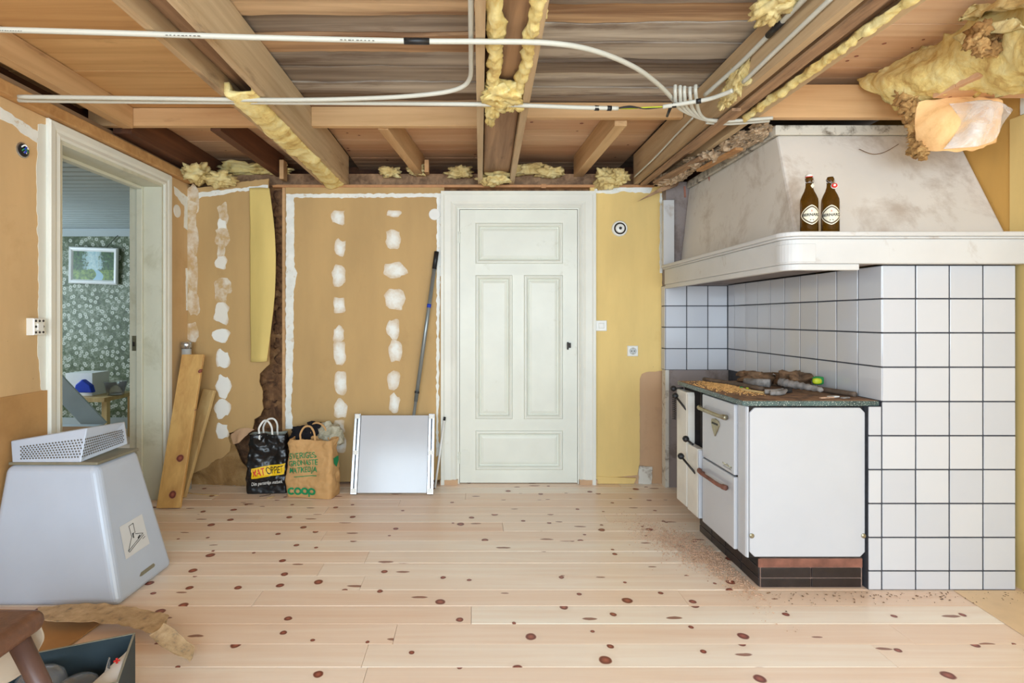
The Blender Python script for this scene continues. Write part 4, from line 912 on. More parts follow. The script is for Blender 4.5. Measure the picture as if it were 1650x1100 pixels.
conduit('white conduit crossing under all beams and curving towards the cluster', [cp(-212, 40), cp(-60, 46), cp(150, 52), cp(400, 60), cp(650, 66), cp(770, 67), cp(880, 69), cp(955, 81, 2.20), cp(1020, 107, 2.215), cp(1062, 137, 2.225), cp(1086, 162, 2.23)], marks=[(cp(2, 48), cp(40, 49)), (cp(268, 55.5), cp(325, 57)), (cp(548, 63), cp(606, 64.5))], tapes=[(cp(651, 66), cp(692, 66.5))])
conduit('white conduit bending off along the middle beam towards the window wall', [cp(30, 156), cp(200, 158), cp(450, 161), cp(600, 158), cp(690, 152), cp(738, 143, 2.195), cp(757, 126, 2.21), cp(759, 90, 2.215), cp(759, 40, 2.215), cp(759, -40, 2.215)])
conduit('white conduit straight across the beams below the bent one', [cp(30, 161.5), cp(200, 163.5), cp(450, 165), cp(770, 168), cp(850, 170), cp(930, 173), cp(996, 174.5)], tapes=[(cp(958, 174), cp(965, 174.2)), (cp(978, 174.3), cp(985, 174.5))])
wc = empty('spliced_cable', cp(1030, 173), 'bare spliced cable cores between two conduit ends', 'cable')
for k, (dz, mt_) in enumerate(((.004, 'tape_black'), (-.003, 'iron'), (.0, 'lime'))): obj('core', MB().tube(spline([cp(994, 174.5), cp(1015, 171 + k * 2, ZP1 + dz), cp(1040, 175 - k, ZP1 - dz), cp(1072, 172)], 6), .003, 6), mt_, wc, smooth=True)
conduit('short white conduit from the splice through the clip towards the right beam', [cp(1068, 172), cp(1100, 167), cp(1140, 160), cp(1165, 152), cp(1180, 146)], tapes=[(cp(1083, 170), cp(1090, 169)), (cp(1122, 163.5), cp(1130, 162))])
obj('tape_end', MB().tube([cp(1080, 174), cp(1075, 187)], [.008, .006], 8), 'tape_black', None, 'dangling scrap of black tape at the cable splice', 'tape', smooth=True)
ED = [(1088, 150), (1096, 151), (1103, 152), (1112, 153), (1121, 150)]
for k, (px, py) in enumerate(ED):
    p = cp(px, py, 2.235); q = cp(px + 4, 172 + k, 2.20)
    conduit('bent white conduit end in the cluster under the ceiling', [p + Vector((0, .0, .035)), p, q, cp(1122 + k * 3, 188 + k * .6, 2.188), cp(1142 + k * 3, 194 + k * .4, 2.186)], .008, 'conduit ends bunched under the ceiling')
conduit('upper white conduit of the pair running from the cluster to the hood top', [cp(1140, 193), cp(1170, 195), cp(1205, 193), cp(1245, 190)], .0085)
conduit('lower white conduit of the pair running from the cluster to the hood top', [cp(1138, 197), cp(1170, 199), cp(1205, 197), cp(1240, 194)], .0085)
conduit('taped white conduit running along the face of the stove-side beam', [P(1136, 153, 2.62), P(1190, 105, 2.35), P(1246, 49, 2.08), P(1312, -18, 1.8)], .0105, tapes=[(P(1238, 57, 2.117), P(1261, 34, 2.01))])
conduit('second white conduit with open end along the stove-side beam', [P(1198, 132, 2.325), P(1250, 82, 2.077), P(1345, -8, 1.735)], .009)
conduit('thin white cable from the cluster down the beam to the yellow wall', [P(1116, 190, 2.84), P(1085, 222, 3.15), P(1055, 254, 3.46), P(1022, 285, 3.88)], .0055)
# ================================================================== WALL FITTINGS
fB = (Vector((1, 0, 0)), Vector((0, 0, 1)), Vector((0, -1, 0))); fL = (Vector((0, -1, 0)), Vector((0, 0, 1)), Vector((1, 0, 0)))
def wpt(px, py, d=.0): return mB(XP(px, YB), ZP(py, YB), d)
e = empty('ceiling_rose', wpt(997, 369, .014), 'round white porcelain junction rose high on the yellow wall', 'junction box')
obj('base', MB().lathe(wpt(997, 369, .014), [(.058, 0), (.058, .012), (.052, .02), (.046, .02)], 28, fB), 'porcelain', e, smooth=False)
obj('well', MB().lathe(wpt(997, 369, .0342), [(.044, 0), (.04, .002)], 24, fB), 'soot', e)
obj('insert', MB().lathe(wpt(997, 369, .036), [(.034, 0), (.03, .01), (.012, .012)], 20, fB), 'porcelain', e)
obj('screw', MB().lathe(wpt(997, 369, .048), [(.011, 0), (.008, .004)], 12, fB), 'iron', e)
e = empty('light_switch', wpt(967, 525, .014), 'square white rocker switch beside the door casing', 'switch')
obj('frame', MB().ring(mB, XP(958.5, YB), XP(976.5, YB), ZP(533, YB), ZP(516, YB), [(0, .014), (0, .024), (.004, .028), (.02, .028)]), 'white_plastic', e)
obj('rocker', MB().ring(mB, XP(963, YB), XP(972, YB), ZP(529, YB), ZP(520, YB), [(0, .0285), (.002, .033), (.006, .035)]), 'white_plastic', e)
e = empty('wall_socket', wpt(1018, 565, .014), 'square white socket low on the yellow wall', 'socket')
obj('frame', MB().ring(mB, XP(1009.5, YB), XP(1026.5, YB), ZP(573.5, YB), ZP(556.5, YB), [(0, .014), (0, .024), (.004, .03), (.02, .03)]), 'white_plastic', e)
obj('well', MB().lathe(wpt(1018, 565, .0302), [(.027, 0), (.025, .001)], 24, fB), 'pvc', e)
for s in (-1, 1): obj('pin_hole', MB().lathe(wpt(1018 + s * 2.3, 565, .0315), [(.004, 0), (.004, .0006)], 10, fB), 'soot', e)
for s in (-1, 1): obj('earth_clip', MB().box(XP(1018, YB) - .004, XP(1018, YB) + .004, YB - .033, YB - .0312, ZP(565, YB) + s * .021 - .004, ZP(565, YB) + s * .021 + .004), 'nickel', e)
obj('cover_disc', MB().lathe(wpt(700.5, 346, .0137), [(.042, 0), (.042, .004), (.038, .006)], 28, fB), 'white_plastic', None, 'round white cover disc beside the door casing top', 'cover disc')
u, v_ = lpt(285, 340); obj('cover_disc', MB().lathe(mL(u, v_, .0), [(.045, 0), (.045, .004), (.04, .006)], 28, fL), 'white_plastic', None, 'round white cover disc between the doorway and the room corner', 'cover disc')
u, v_ = lpt(36, 242); e = empty('junction_box', mL(u, v_, .0), 'open round junction box with loose wires on the left wall', 'junction box')
obj('rim', MB().lathe(mL(u, v_, .0), [(.036, 0), (.036, .004), (.03, .005)], 24, fL), 'chrome', e)
obj('well', MB().lathe(mL(u, v_, .0052), [(.03, 0), (.028, .001)], 24, fL), 'soot', e)
for k, (dy, dz, mt_) in enumerate(((-.01, .006, 'blue'), (.008, -.004, 'green'), (.0, -.012, 'chrome'), (-.012, -.01, 'blue'), (.01, .012, 'print_white'))):
    obj('wire_end', MB().tube(spline([mL(u + dy, v_ + dz, .004), mL(u + dy * .4, v_ + dz + .01, .018), mL(u - dy, v_ + dz - .006, .02)], 4), .0035, 6), mt_, e, smooth=True)
u, v_ = lpt(52, 526); e = empty('terminal_block', mL(u, v_, 0), 'square porcelain outlet with dark screws beside the doorway', 'socket')
obj('base', MB().ring(mL, u - .034, u + .034, v_ - .04, v_ + .04, [(0, 0), (0, .03), (.004, .035)]), 'porcelain', e)
obj('centre_plate', MB().ring(mL, u - .016, u + .016, v_ - .016, v_ + .016, [(0, .035), (.001, .042)]), 'white_plastic', e)
for a in (-1, 0, 1):
    for b in (-1, 0, 1):
        if a or b: obj('screw', MB().lathe(mL(u + a * .022, v_ + b * .027, .035), [(.006, 0), (.005, .002)], 10, fL), 'iron', e)
# ================================================================== THINGS ALONG THE BACK WALL
pp = empty('drain_pipe', (-2.04, 3.93, 0), 'pale grey plastic pipe standing in the room corner', 'pipe')
obj('tube', MB().lathe((-2.042, 3.868, 0), [(.032, 0), (.032, 1.0)], 20), 'pvc', pp, smooth=True); obj('collar', MB().lathe((-2.042, 3.868, 1.0), [(.036, 0), (.036, .045), (.03, .05), (.024, .05)], 20), 'chrome', pp, smooth=True)
def plank(label, b, t_, w, th, mat, roll=(1, 0, 0)): return obj('wood_plank', MB().bar(b, t_, w, th, roll), mat, None, label, 'plank', 'loose pine planks leaning in the corner', bevel=.003)
plank('long wide knotty pine plank leaning in the room corner', (-1.945, 3.47, .004), (-1.958, 3.80, .962), .150, .026, 'plank_pine')
plank('shorter narrow pine plank leaning behind the long one', (-2.0, 3.70, .004), (-1.885, 3.885, .705), .1, .026, 'plank_pale', (1, -.35, 0))
# drawer front with its two runners
def tilt(p, b=3.745, ang=math.atan2(.15, .535)):
    x, y, z = p; c, s = math.cos(ang), math.sin(ang); return Vector((x, b + y * c + z * s, z * c - y * s + .012))
def tb(m, x0, x1, y0, y1, z0, z1):
    return m.hexa([tilt(q) for q in ((x0, y0, z0), (x1, y0, z0), (x1, y1, z0), (x0, y1, z0), (x0, y0, z1), (x1, y0, z1), (x1, y1, z1), (x0, y1, z1))])
dp = empty('drawer_panel', (-.56, 3.75, 0), 'white square drawer panel with metal runners leaning on the wall', 'drawer panel')
obj('panel', tb(MB(), -.80, -.318, .0, .016, .0, .53), 'enamel', dp, bevel=.002)
for s, xa in ((0, -.845), (1, -.316)):
    rn = obj('runner', tb(MB(), xa, xa + .043, -.012, .012, -.008, .54), 'chrome', dp, bevel=.002)
    m = tb(MB(), xa + .018, xa + .026, -.016, -.0125, .02, .51); obj('channel', m, 'print_black', rn)
    for z_ in (.0, .255, .505): obj('bracket', tb(MB(), xa + .004, xa + .038, -.019, -.0125, z_, z_ + .03), 'white_plastic', rn, bevel=.002)
po = empty('telescopic_pole', (-.51, 3.88, 0), 'grey telescopic pole leaning against the wall by the door', 'pole')
p0, p1 = Vector((-.50, 3.925, .0)), Vector((-.265, 3.964, 1.705)); at = lambda k: p0.lerp(p1, k)
obj('lower_tube', MB().tube([at(0), at(.4)], .0115, 12), 'pole_grey', po, smooth=True); obj('upper_tube', MB().tube([at(.36), at(.97)], .0145, 12), 'pole_grey', po, smooth=True)
obj('lock_collar', MB().tube([at(.395), at(.403)], .018, 12), 'plastic_black', po); obj('grip', MB().tube([at(.925), at(1.)], .017, 12), 'plastic_black', po, smooth=True)
obj('blue_ring', MB().tube([at(.76), at(.775)], .0155, 12), 'blue', po, smooth=True)
rd_ = empty('white_rod', (-.28, 3.9, 0), 'thin white rod with black tip leaning beside the door casing', 'rod')
p2, p3 = Vector((-.272, 3.90, 0)), Vector((-.205, 3.945, .50)); obj('shaft', MB().tube([p2, p2.lerp(p3, .95)], .008, 10), 'white_plastic', rd_, smooth=True); obj('tip', MB().tube([p2.lerp(p3, .95), p3], .009, 10), 'plastic_black', rd_, smooth=True)
# ---- paper carrier bags
def bag(name, label, cx, cy, Wb, Wt, Db, Dt, H, rot, mat, seed, crump, prints, hmat, inner, slump=0.):
    e = empty(name, (cx, cy, 0), label, 'bag'); cr, sr = math.cos(rot), math.sin(rot)
    def warp(lx, ly, lz):
        t_ = lz / H; p = Vector((lx, ly, lz)); k = min(1, t_ * 4)
        cz = crump * (.35 + k)
        dx = cz * fb((lx * 7 + seed, ly * 7, lz * 7), 1.2); dy = cz * fb((lx * 6, ly * 6 + seed, lz * 8 + 4), 1.1) * 1.2
        cre = -crump * .8 * max(0, 1 - abs(lx - .12 * Wb - .18 * (lz - H * .55)) / .05) * max(0, math.sin(math.pi * t_))
        if ly > 0: cre = 0
        lx2 = lx + dx + slump * t_ * t_; ly2 = ly + dy - cre
        lz2 = lz + crump * .5 * fb((lx * 9, ly * 9, seed), 1) * t_
        return Vector((cx + lx2 * cr - ly2 * sr, cy + lx2 * sr + ly2 * cr, max(lz2, 0.002)))
    def dims(t_):
        bul = 1 + .06 * math.sin(math.pi * min(1, t_ * 1.3)); return (Wb + (Wt - Wb) * t_) * bul / 2, (Db + (Dt - Db) * t_) * bul / 2
    def surf(q, t_):
        a, b = dims(t_); r = .35 * b; L = [2 * (a - r), math.pi * r / 2, 2 * (b - r), math.pi * r / 2] * 2
        s = (q / (2 * math.pi)) % 1 * sum(L); k = 0
        while s > L[k] and k < 7: s -= L[k]; k += 1
        f = s / L[k]; c = [(-1, -1), (1, -1), (1, -1), (1, 1), (1, 1), (-1, 1), (-1, 1), (-1, -1)]
        if k == 0: return -(a - r) + 2 * (a - r) * f, -b
        if k == 2: return a, -(b - r) + 2 * (b - r) * f
        if k == 4: return (a - r) - 2 * (a - r) * f, b
        if k == 6: return -a, (b - r) - 2 * (b - r) * f
        g = {1: (a - r, -b + r, -math.pi / 2), 3: (a - r, b - r, 0), 5: (-a + r, b - r, math.pi / 2), 7: (-a + r, -b + r, math.pi)}[k]
        th = g[2] + f * math.pi / 2; return g[0] + r * math.cos(th), g[1] + r * math.sin(th)
    N, V = 128, 56; vs = []
    for j in range(V + 1):
        t_ = j / V
        for i in range(N):
            x, y = surf(2 * math.pi * (i + .5) / N, t_); vs.append(warp(x, y, t_ * H))
    fs = [(j * N + i, j * N + (i + 1) % N, j * N + N + (i + 1) % N, j * N + N + i) for j in range(V) for i in range(N)] + [tuple(reversed(range(N)))]
    b = len(vs)
    for j in range(9):                                # inside of the mouth
        t_ = 1 - j / 8 * .35
        for i in range(N):
            x, y = surf(2 * math.pi * (i + .5) / N, t_); vs.append(warp(x * .975, y * .95, t_ * H))
    fi = [(b + j * N + (i + 1) % N, b + j * N + i, b + j * N + N + i, b + j * N + N + (i + 1) % N) for j in range(8) for i in range(N)] + [tuple(b + 8 * N + i for i in range(N))]
    rim = [(V * N + (i + 1) % N, V * N + i, b + i, b + (i + 1) % N) for i in range(N)]
    obj('body', MB().add(vs, fs), mat, e, smooth=True)
    obj('lining', MB().add(vs, fi + rim), inner, e, smooth=True)
    def front(u, z, o=.003):
        a, bb = dims(z / H); r = .35 * bb; k = min(max(abs(u) - (a - r), 0) / r, .98); y = -bb + r * (1 - math.sqrt(1 - k * k)); return warp(u, y, z) + Vector((sr * o, -cr * o, 0))
    for it in prints:
        if it[0] == 'text':
            _, s, size, u0, z0, mt_, bold, shear, slope, wd = it; tv, tf = text_mesh(s, size, bold, shear); sq = wd / (max(q_[0] for q_ in tv) - min(q_[0] for q_ in tv)); slope *= sq
            obj('lettering', MB().add([front(u0 + a * sq, z0 + b_ + slope * a, .007) for a, b_, _c in tv], tf), mt_, e)
        elif it[0] == 'rect':
            _, u0, u1, z0, z1, mt_, slope = it; n_ = 16; m = MB(); vv = []
            for jj in range(9):
                for ii in range(n_ + 1):
                    u_ = u0 + (u1 - u0) * ii / n_; vv.append(front(u_, z0 + (z1 - z0) * jj / 8 + slope * (u_ - u0), .0035))
            m.add(vv, [(jj * (n_ + 1) + ii, jj * (n_ + 1) + ii + 1, (jj + 1) * (n_ + 1) + ii + 1, (jj + 1) * (n_ + 1) + ii) for jj in range(8) for ii in range(n_)]); obj('label', m, mt_, e, smooth=True)
        elif it[0] == 'ring':
            _, u0, z0, r0, r1, mt_, a0, a1 = it; vv = []; n_ = 28
            for ii in range(n_ + 1):
                q = a0 + (a1 - a0) * ii / n_
                for r_ in (r0, r1): vv.append(front(u0 + r_ * math.cos(q) * 1.15, z0 + r_ * math.sin(q), .006))
            obj('logo', MB().add(vv, [(2 * ii, 2 * ii + 1, 2 * ii + 3, 2 * ii + 2) for ii in range(n_)]), mt_, e)
        elif it[0] == 'side':
            _, y0, y1, z0, z1, mt_ = it; a, bb = dims(z0 / H)
            obj('emblem', MB().add([warp(a + .004, y, z) for y, z in ((y0, z1), (y1, z1), (y1, (z0 + z1) / 2), ((y0 + y1) / 2, z0), (y0, (z0 + z1) / 2))] , [(0, 1, 2, 3, 4)]), mt_, e)
    for s in (-1, 1):
        a, bb = dims(1); yy = s * bb * .93
        pts = [warp(-.055, yy, H - .05), warp(-.055, yy, H), warp(-.055, yy, H) + Vector((0, s * .004, .04)), warp(-.03, yy, H) + Vector((0, s * .006, .085)), warp(.015, yy, H) + Vector((0, s * .006, .09)), warp(.045, yy, H) + Vector((0, s * .004, .055)), warp(.05, yy, H), warp(.05, yy, H - .05)]
        m = MB(); q = spline(pts, 6)
        for k in range(len(q) - 1): m.bar(q[k], q[k + 1] + (q[k + 1] - q[k]) * .1, .012, .0025, (0, 0, 1) if abs((q[k + 1] - q[k]).normalized().z) < .6 else (1, 0, 0))
        obj('handle', m, hmat, e)
    return e
bag('carrier_bag', 'black paper carrier bag with yellow label and white handles', -1.435, 3.83, .28, .25, .14, .10, .41, .06, 'bag_black', 2, .014,
    [('rect', -.095, .125, .105, .178, 'label_yellow', .15), ('text', 'MAT', .07, -.048, .149, 'print_red', .003, 0, .15, .076), ('text', 'ÖPPET', .07, .054, .164, 'print_black', .0, 0, .15, .118), ('text', 'Din personliga matbutik', .034, .012, .078, 'print_white', .004, .3, .1, .215)], 'print_white', 'bag_grey', .0)
bag('carrier_bag', 'brown paper carrier bag with green lettering and stuffing', -1.10, 3.745, .33, .31, .16, .14, .39, -.2, 'bag_kraft', 9, .013,
    [('text', 'SVERIGES', .054, -.04, .285, 'bag_green', .006, 0, .1, .2), ('text', 'GRÖNASTE', .054, -.04, .236, 'bag_green', .006, 0, .1, .205), ('text', 'MATKEDJA', .054, -.04, .188, 'bag_green', .006, 0, .1, .205),
     ('rect', -.11, .06, .136, .141, 'bag_green', .1),
     ('ring', -.118, .046, .012, .025, 'bag_green', .7, 5.6), ('ring', -.068, .047, .012, .025, 'bag_green', 0, 6.2832), ('ring', -.016, .049, .012, .025, 'bag_green', 0, 6.2832), ('ring', .036, .051, .012, .025, 'bag_green', 0, 6.2832), ('rect', .008, .021, .012, .05, 'bag_green', 0.),
     ('side', -.05, .03, .20, .27, 'bag_green')], 'bag_kraft', 'bag_kraft', .0)
obj('black_cloth', MB().lump((-1.20, 3.86, .385), (.2, .12, .14), 2, .4, 1.6, 32, 20).lump((-1.13, 3.85, .44), (.12, .09, .10), 5, .4, 1.6, 24, 16), 'cloth_black', None, 'crumpled black cloth stuffed behind the brown paper bag', 'cloth', smooth=True)
obj('wool_bundle', MB().lump((-1.02, 3.84, .40), (.19, .14, .15), 3, .35, 1.8, 36, 22).lump((-.97, 3.84, .38), (.12, .12, .13), 8, .35, 1.8, 28, 18), 'wool_grey', None, 'grey-white wool bundle sticking out of the brown paper bag', 'insulation', smooth=True)
for k, (a, b) in enumerate(((P(297, 793, 3.78), P(352, 797, 3.72)), (P(430, 803, 3.66), P(442, 799, 3.7)), (P(418, 797, 3.7), P(436, 794, 3.74)))):
    a.z = b.z = .004; obj('wood_shaving', MB().tube(spline([a, (a + b) / 2 + Vector((0, -.01, 0)), b], 4), .003, 6), ['plank_pale', 'plank_pale', 'dark_bar'][k], None, ['long thin curled shaving on the floor by the planks', 'short pale wood shaving on the floor before the bags', 'thin dark splinter on the floor under the black bag'][k], 'shaving', smooth=True)
# ================================================================== KITCHEN HOOD STANDING ON THE FLOOR
kh = empty('extractor_hood', (-1.78, 2.5, 0), 'dismantled white enamel extractor hood standing on the floor', 'extractor hood')
fb0 = [(-2.085, 2.285, 0), (-1.49, 2.285, 0), (-1.478, 2.68, 0), (-2.085, 2.68, 0)]; ft0 = [(-2.065, 2.39, .566), (-1.66, 2.39, .566), (-1.653, 2.68, .572), (-2.065, 2.68, .572)]
obj('canopy', MB().hexa(fb0 + ft0), 'hood_enamel', kh, bevel=.03, seg=5)
obj('top_flange', MB().prism([(-2.06, 2.405), (-1.665, 2.405), (-1.645, 2.672), (-2.06, 2.672)], up, .567, .58), 'hood_edge', kh, bevel=.003)
gq = [Vector((-2.045, 2.408, .579)), Vector((-1.742, 2.408, .579)), Vector((-1.695, 2.66, .602)), Vector((-2.07, 2.43, .668)), Vector((-1.743, 2.45, .722)), Vector((-1.736, 2.70, .701))]
gr_ = MB(); th_ = Vector((.004, .012, 0))
gr_.add(gq + [q + Vector((-.01, .02, 0)) for q in gq], [(0, 1, 4, 3), (1, 2, 5, 4), (9, 10, 7, 6), (10, 11, 8, 7), (3, 4, 10, 9), (4, 5, 11, 10), (0, 6, 7, 1), (1, 7, 8, 2), (2, 8, 11, 5), (0, 3, 9, 6)])
vg = obj('vent_grille', gr_, 'hood_enamel', kh, bevel=.004)
ho = MB()
def bil(a, b, c, d, s, t_): return a.lerp(b, s).lerp(d.lerp(c, s), t_)
for quad, n_ in (((gq[0], gq[1], gq[4], gq[3]), 20), ((gq[1], gq[2], gq[5], gq[4]), 20)):
    a, b, c, d = quad; nn = (b - a).cross(d - a).normalized(); nn = nn if nn.y < 0 else -nn
    ux = (b - a).normalized(); uz = (d - a).normalized(); first = a is gq[0]; L = (b - a).length
    for i in range(n_):
        for j in range(7):
            s = ((i + .5 * (j % 2) + .3) / n_); s = .12 + .86 * s if first else s * .93
            c_ = bil(a, b, c, d, min(s, .985), .16 + j * .085 + (0 if first else 0)); r_ = .0041
            ho.add([c_ + (ux * math.cos(k * math.pi / 3) + uz * math.sin(k * math.pi / 3)) * r_ + nn * .0015 for k in range(6)], [tuple(range(6))])
obj('perforation', ho, 'hole_dark', vg, kind='stuff')
RF = [Vector(fb0[1]), Vector(fb0[2]), Vector(ft0[2]), Vector(ft0[1])]
rn_ = (RF[1] - RF[0]).cross(RF[3] - RF[0]).normalized()
def onR(s, t_, o=.001): return bil(*RF, s, t_) + rn_ * o
sk = obj('sticker', MB().add([onR(s, t_, .0015) for s, t_ in ((.22, .27), (.68, .27), (.68, .51), (.22, .51))], [(0, 1, 2, 3)]), 'sticker', kh, 'white instruction sticker with a hood drawing')
ln = MB()
def line(a, b, w=.0022): ln.bar(onR(*a, .0022), onR(*b, .0022), w, .0008, (RF[1] - RF[0]) if abs(a[0] - b[0]) < abs(a[1] - b[1]) * .6 else (RF[3] - RF[0]))
sq_ = lambda a, b: (.25 + .40 * a, .28 + .22 * b)
for a, b in (((.1, .15), (.9, .42)), ((.1, .15), (.38, .55)), ((.9, .42), (.55, .55)), ((.1, .15), (.14, .1)), ((.14, .1), (.92, .36)), ((.36, .55), (.34, .9)), ((.55, .58), (.56, .92)), ((.34, .9), (.56, .92)), ((.42, .5), (.5, .62)), ((.82, .25), (.95, .28))): line(sq_(*a), sq_(*b))
line(sq_(.44, .45), sq_(.44, .62), .006); line(sq_(.62, .36), sq_(.74, .42), .006)
obj('drawing', ln, 'print_black', sk)
obj('slot', MB().add([onR(s, t_, .0012) for s, t_ in ((.38, .098), (.42, .09), (.66, .09), (.68, .10), (.66, .118), (.42, .118))], [tuple(range(6))]), 'hood_edge', kh)
# ================================================================== BOX, STOOL AND SCRAPS BESIDE THE HOOD
Cn = Vector((-1.088, 1.748, 0)); av = Vector((-.92, -.39, 0)); bv = Vector((.39, -.92, 0)); BW, BD, BH = .42, .26, .205; tk = .006
bx = empty('cardboard_box', Cn + av * BW / 2 + bv * BD / 2, 'open dark blue-grey cardboard box of packaging beside the stool', 'box')
def bp(a, b, z): return Cn + av * a + bv * b + Vector((0, 0, z))
def bbox(a0, a1, b0, b1, z0, z1): return MB().hexa([bp(a0, b0, z0), bp(a1, b0, z0), bp(a1, b1, z0), bp(a0, b1, z0), bp(a0, b0, z1), bp(a1, b0, z1), bp(a1, b1, z1), bp(a0, b1, z1)])
obj('bottom', bbox(0, BW, 0, BD, .001, .006), 'box_dark', bx)
for nm, q in (('side', (0, BW, 0, tk)), ('side', (0, BW, BD - tk, BD)), ('side', (0, tk, tk, BD - tk)), ('side', (BW - tk, BW, tk, BD - tk))):
    sd_ = obj(nm, bbox(*q, .006, BH), 'box_dark', bx); obj('cut_edge', bbox(*q, BH, BH + .0015), 'box_edge', sd_)
def dome(a, b, z, sx, sy, h, rot, label, spike=False):
    c = bp(a, b, z); e = empty('plastic_cup', c, label, 'packaging'); m = MB(); n_ = 28
    prof = [(1, 0), (1.02, .15), (.98, .5), (.86, .8), (.6, .96), (.2, 1), (.02, 1)]; cr, sr = math.cos(rot), math.sin(rot)
    def sh_(k): return [c + Vector((r * k * sx * math.cos(q) * cr - r * k * sy * math.sin(q) * sr, r * k * sx * math.cos(q) * sr + r * k * sy * math.sin(q) * cr, hh * h * k)) for r, hh in prof for q in [2 * math.pi * i / n_ for i in range(n_)]]
    m.add(sh_(1) + sh_(.96), [(j * n_ + i, j * n_ + (i + 1) % n_, j * n_ + n_ + (i + 1) % n_, j * n_ + n_ + i) for j in range(6) for i in range(n_)] + [(7 * n_ + j * n_ + n_ + i, 7 * n_ + j * n_ + n_ + (i + 1) % n_, 7 * n_ + j * n_ + (i + 1) % n_, 7 * n_ + j * n_ + i) for j in range(6) for i in range(n_)])
    obj('shell', m, 'clear_plastic', e, smooth=True)
    obj('rim', MB().tube([c + Vector((1.02 * sx * math.cos(q) * cr - 1.02 * sy * math.sin(q) * sr, 1.02 * sx * math.cos(q) * sr + 1.02 * sy * math.sin(q) * cr, .004)) for q in [2 * math.pi * i / 28 for i in range(29)]], .004, 6), 'clear_plastic', e, smooth=True)
    if spike: obj('spout', MB().tube(spline([c + Vector((sx * .8, 0, h * .2)), c + Vector((sx * 1.15, .02, h * .6)), c + Vector((sx * 1.28, .03, h * 1.6))], 5), [.016, .014, .013, .012, .011, .01, .009, .007, .005, .003, .002], 8), 'clear_plastic', e, smooth=True)
dome(.225, .085, .108, .068, .05, .088, .4, 'tall clear plastic blister cup in the dark box'); dome(.125, .115, .105, .055, .042, .062, .4, 'low clear plastic blister with spout in the dark box', True)
obj('packing_paper', MB().sheet([[bp(.01, .012, .075), bp(.2, .012, .08), bp(.4, .012, .07)], [bp(.01, .15, .08), bp(.2, .15, .075), bp(.4, .15, .08)], [bp(.01, .25, .09), bp(.2, .25, .085), bp(.4, .25, .09)]], 24, 18, .004, .012, 7, 3), 'bag_grey', None, 'crumpled grey packing paper filling the dark box', 'paper', smooth=True)
wp = obj('white_packet', MB().sheet([[bp(.012, .05, .178), bp(.05, .1, .165), bp(.11, .17, .14)], [bp(.012, .12, .185), bp(.05, .15, .17), bp(.12, .2, .145)], [bp(.012, .24, .18), bp(.06, .24, .17), bp(.12, .24, .15)]], 20, 16, .004, .004, 8, 5), 'print_white', None, 'white packet printed with a red cross in the dark box', 'packet', smooth=True)
q = bp(.028, .10, .186); q.z += .0
rc_ = MB(); 
for dx_, dz_ in ((.008, .0026), (.0026, .008)): rc_.hexa([q + av * sa * dx_ + Vector((0, sb * .001, 0)) + Vector((0, 0, sc_ * dz_)) - bv * 0 for sc_ in (-1, 1) for sa, sb in ((-1, -1), (1, -1), (1, 1), (-1, 1))])
for v__ in rc_.v: v__ += bv * .012 + Vector((0, -.004, .004))
obj('red_cross', rc_, 'print_red', wp)
# stool
sl = empty('stool', (-1.33, 1.22, 0), 'worn brown leather stool with tapered wooden legs', 'stool')
obj('seat', MB().prism([(-1.56, 1.02), (-1.115, 1.02), (-1.115, 1.43), (-1.56, 1.43)], up, .405, .462), 'leather', sl, bevel=.028, seg=5, smooth=True)
for lx, ly, fx, fy in ((-1.15, 1.37, -.985, 1.41), (-1.15, 1.08, -1.03, 1.0), (-1.52, 1.37, -1.64, 1.44), (-1.52, 1.08, -1.64, 1.0)):
    obj('leg', MB().tube([(lx, ly, .41), ((lx + fx) / 2, (ly + fy) / 2, .2), (fx, fy, 0)], [.024, .021, .015], 14), 'stool_leg', sl, smooth=True)
obj('dust_cover', MB().sheet([[(-1.26, 1.415, .415), (-1.19, 1.42, .415), (-1.125, 1.415, .415)], [(-1.26, 1.42, .36), (-1.19, 1.425, .36), (-1.13, 1.43, .37)], [(-1.26, 1.41, .25), (-1.21, 1.415, .27), (-1.165, 1.41, .30)]], 16, 12, .002, .006, 7, 3), 'cloth_beige', sl, 'loose beige dust cloth under the seat', smooth=True)
# scraps behind the box
obj('cardboard_sheet', MB().prism([(-2.05, 1.86), (-1.50, 1.98), (-1.475, 2.24), (-2.05, 2.26)], up, .002, .008), 'cardboard', None, 'flat brown cardboard sheet under the extractor hood', 'cardboard')
m = MB().sheet([[floor_pt(60, 1000) + Vector((0, 0, .055)), floor_pt(150, 992) + Vector((0, 0, .05)), floor_pt(215, 998) + Vector((0, 0, .05)), floor_pt(272, 1012) + Vector((0, 0, .05))], [floor_pt(60, 1022) + Vector((0, 0, .055)), floor_pt(150, 1024) + Vector((0, 0, .05)), floor_pt(205, 1030) + Vector((0, 0, .05)), floor_pt(258, 1046) + Vector((0, 0, .05))]], 36, 8, .004, .005, 9, 2, .006)
st_ = obj('torn_strip', m, 'torn_card', None, 'long torn strip of old wall lining beside the dark box', 'wall lining')
m = MB().sheet([[P(263, 1004, 1.97), P(290, 1022, 1.95), P(313, 1042, 1.93)], [P(255, 1014, 1.95), P(280, 1032, 1.93), P(312, 1054, 1.90)], [P(244, 1024, 1.94), P(264, 1044, 1.90), P(306, 1066, 1.87)]], 20, 14, .004, .006, 9, 6, .008)
obj('torn_flap', m, 'torn_card', st_)
obj('rolled_board', MB().bar((-1.72, 1.80, .033), (-1.27, 1.86, .033), .09, .05), 'strip_wood', None, 'orange-brown wooden block lying behind the dark box', 'wood scrap', bevel=.012)
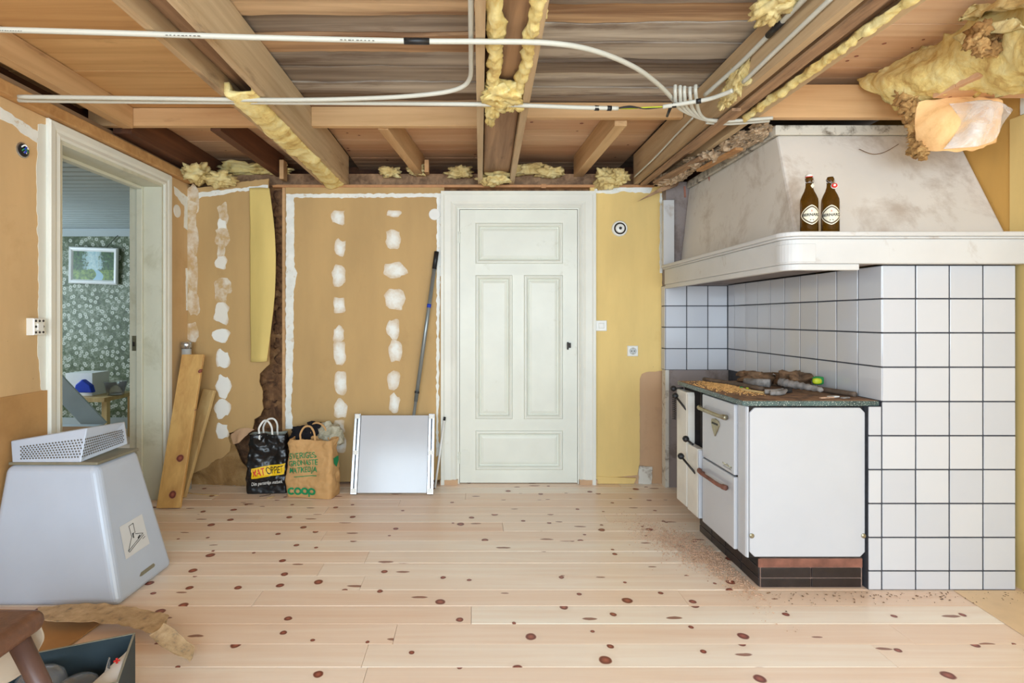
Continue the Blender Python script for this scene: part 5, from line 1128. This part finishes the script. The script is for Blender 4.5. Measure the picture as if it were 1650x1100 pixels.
# ================================================================== SEEN THROUGH THE DOORWAY
pf = empty('framed_picture', (-4.16, 5.97, 1.6), 'white framed forest stream painting on the floral wallpaper', 'picture')
cA, sA = math.cos(-.035), math.sin(-.035); pc = P(151, 428, 5.97)
mP = lambda u, v, d: Vector((pc.x + u * cA - v * sA, 5.985 - d - .03 * (v + .2), pc.z + u * sA + v * cA))
obj('frame', MB().ring(mP, -.268, .268, -.20, .20, [(0, 0), (0, .02), (.012, .03), (.03, .026), (.045, .012)], cap=False), 'white_plastic', pf)
obj('canvas', MB().add([mP(u, v, .012) for u, v in ((-.224, -.156), (.224, -.156), (.224, .156), (-.224, .156))], [(0, 1, 2, 3)]), 'painting', pf)
obj('picture_cord', MB().tube([P(172, 398, 5.97), P(206, 362, 5.985)], .003, 6), 'iron', pf)
obj('leaning_board', MB().bar((-3.27, 4.75, .25), (-4.0, 4.75, 1.02), .16, .022, (0, 0.05, 1)), 'grey_board', None, 'grey painted board leaning diagonally in the papered room', 'board')
tb_ = empty('side_table', (-3.95, 5.4, 0), 'low cluttered table in the papered room', 'table')
obj('table_top', MB().box(-4.5, -3.5, 5.15, 5.65, .42, .46), 'plank_pale', tb_)
for a in (-4.45, -3.56):
    for b in (5.2, 5.59): obj('leg', MB().box(a, a + .05, b, b + .05, 0, .42), 'plank_pale', tb_)
obj('white_carton', MB().box(-3.98, -3.72, 5.3, 5.55, .46, .68), 'print_white', None, 'white carton on the table in the papered room', 'box')
obj('blue_packet', MB().prism([(-3.84, .5), (-3.66, .5), (-3.68, .57), (-3.76, .63), (-3.82, .58)], lambda u, v, d: Vector((u, 5.27 - d, v)), 0, .06), 'blue', None, 'bright blue packet in front of the white carton', 'packet', bevel=.01)
obj('plastic_tub', MB().lathe((-3.53, 5.36, .46), [(.07, 0), (.1, .13), (.105, .135), (.095, .135), (.066, .01)], 24), 'clear_plastic', None, 'clear plastic tub on the table in the papered room', 'tub', smooth=True)
obj('cardboard_carton', MB().box(-2.95, -2.42, 3.35, 3.6, .0, .50), 'cardboard', None, 'brown cardboard carton just inside the papered room', 'box', bevel=.004)
obj('grey_carton', MB().box(-4.0, -3.2, 4.3, 4.7, 0, .30), 'grey_board', None, 'low grey carton under the leaning board', 'box', bevel=.004)
# small marks on the hood plaster
obj('root_fibre', MB().tube(spline([P(1384, 240, 2.71), P(1405, 248, 2.70), P(1425, 245, 2.70), P(1448, 232, 2.715)], 5), .0016, 5), 'bark', hd, smooth=True)
for a, b in (((1103, 300), (1104, 318)), ((1142, 285), (1146, 296))): obj('rust_drip', MB().bar(P(*a, 3.55), P(*b, 3.55), .012, .004, (1, 0, 0)), 'rust', hd)
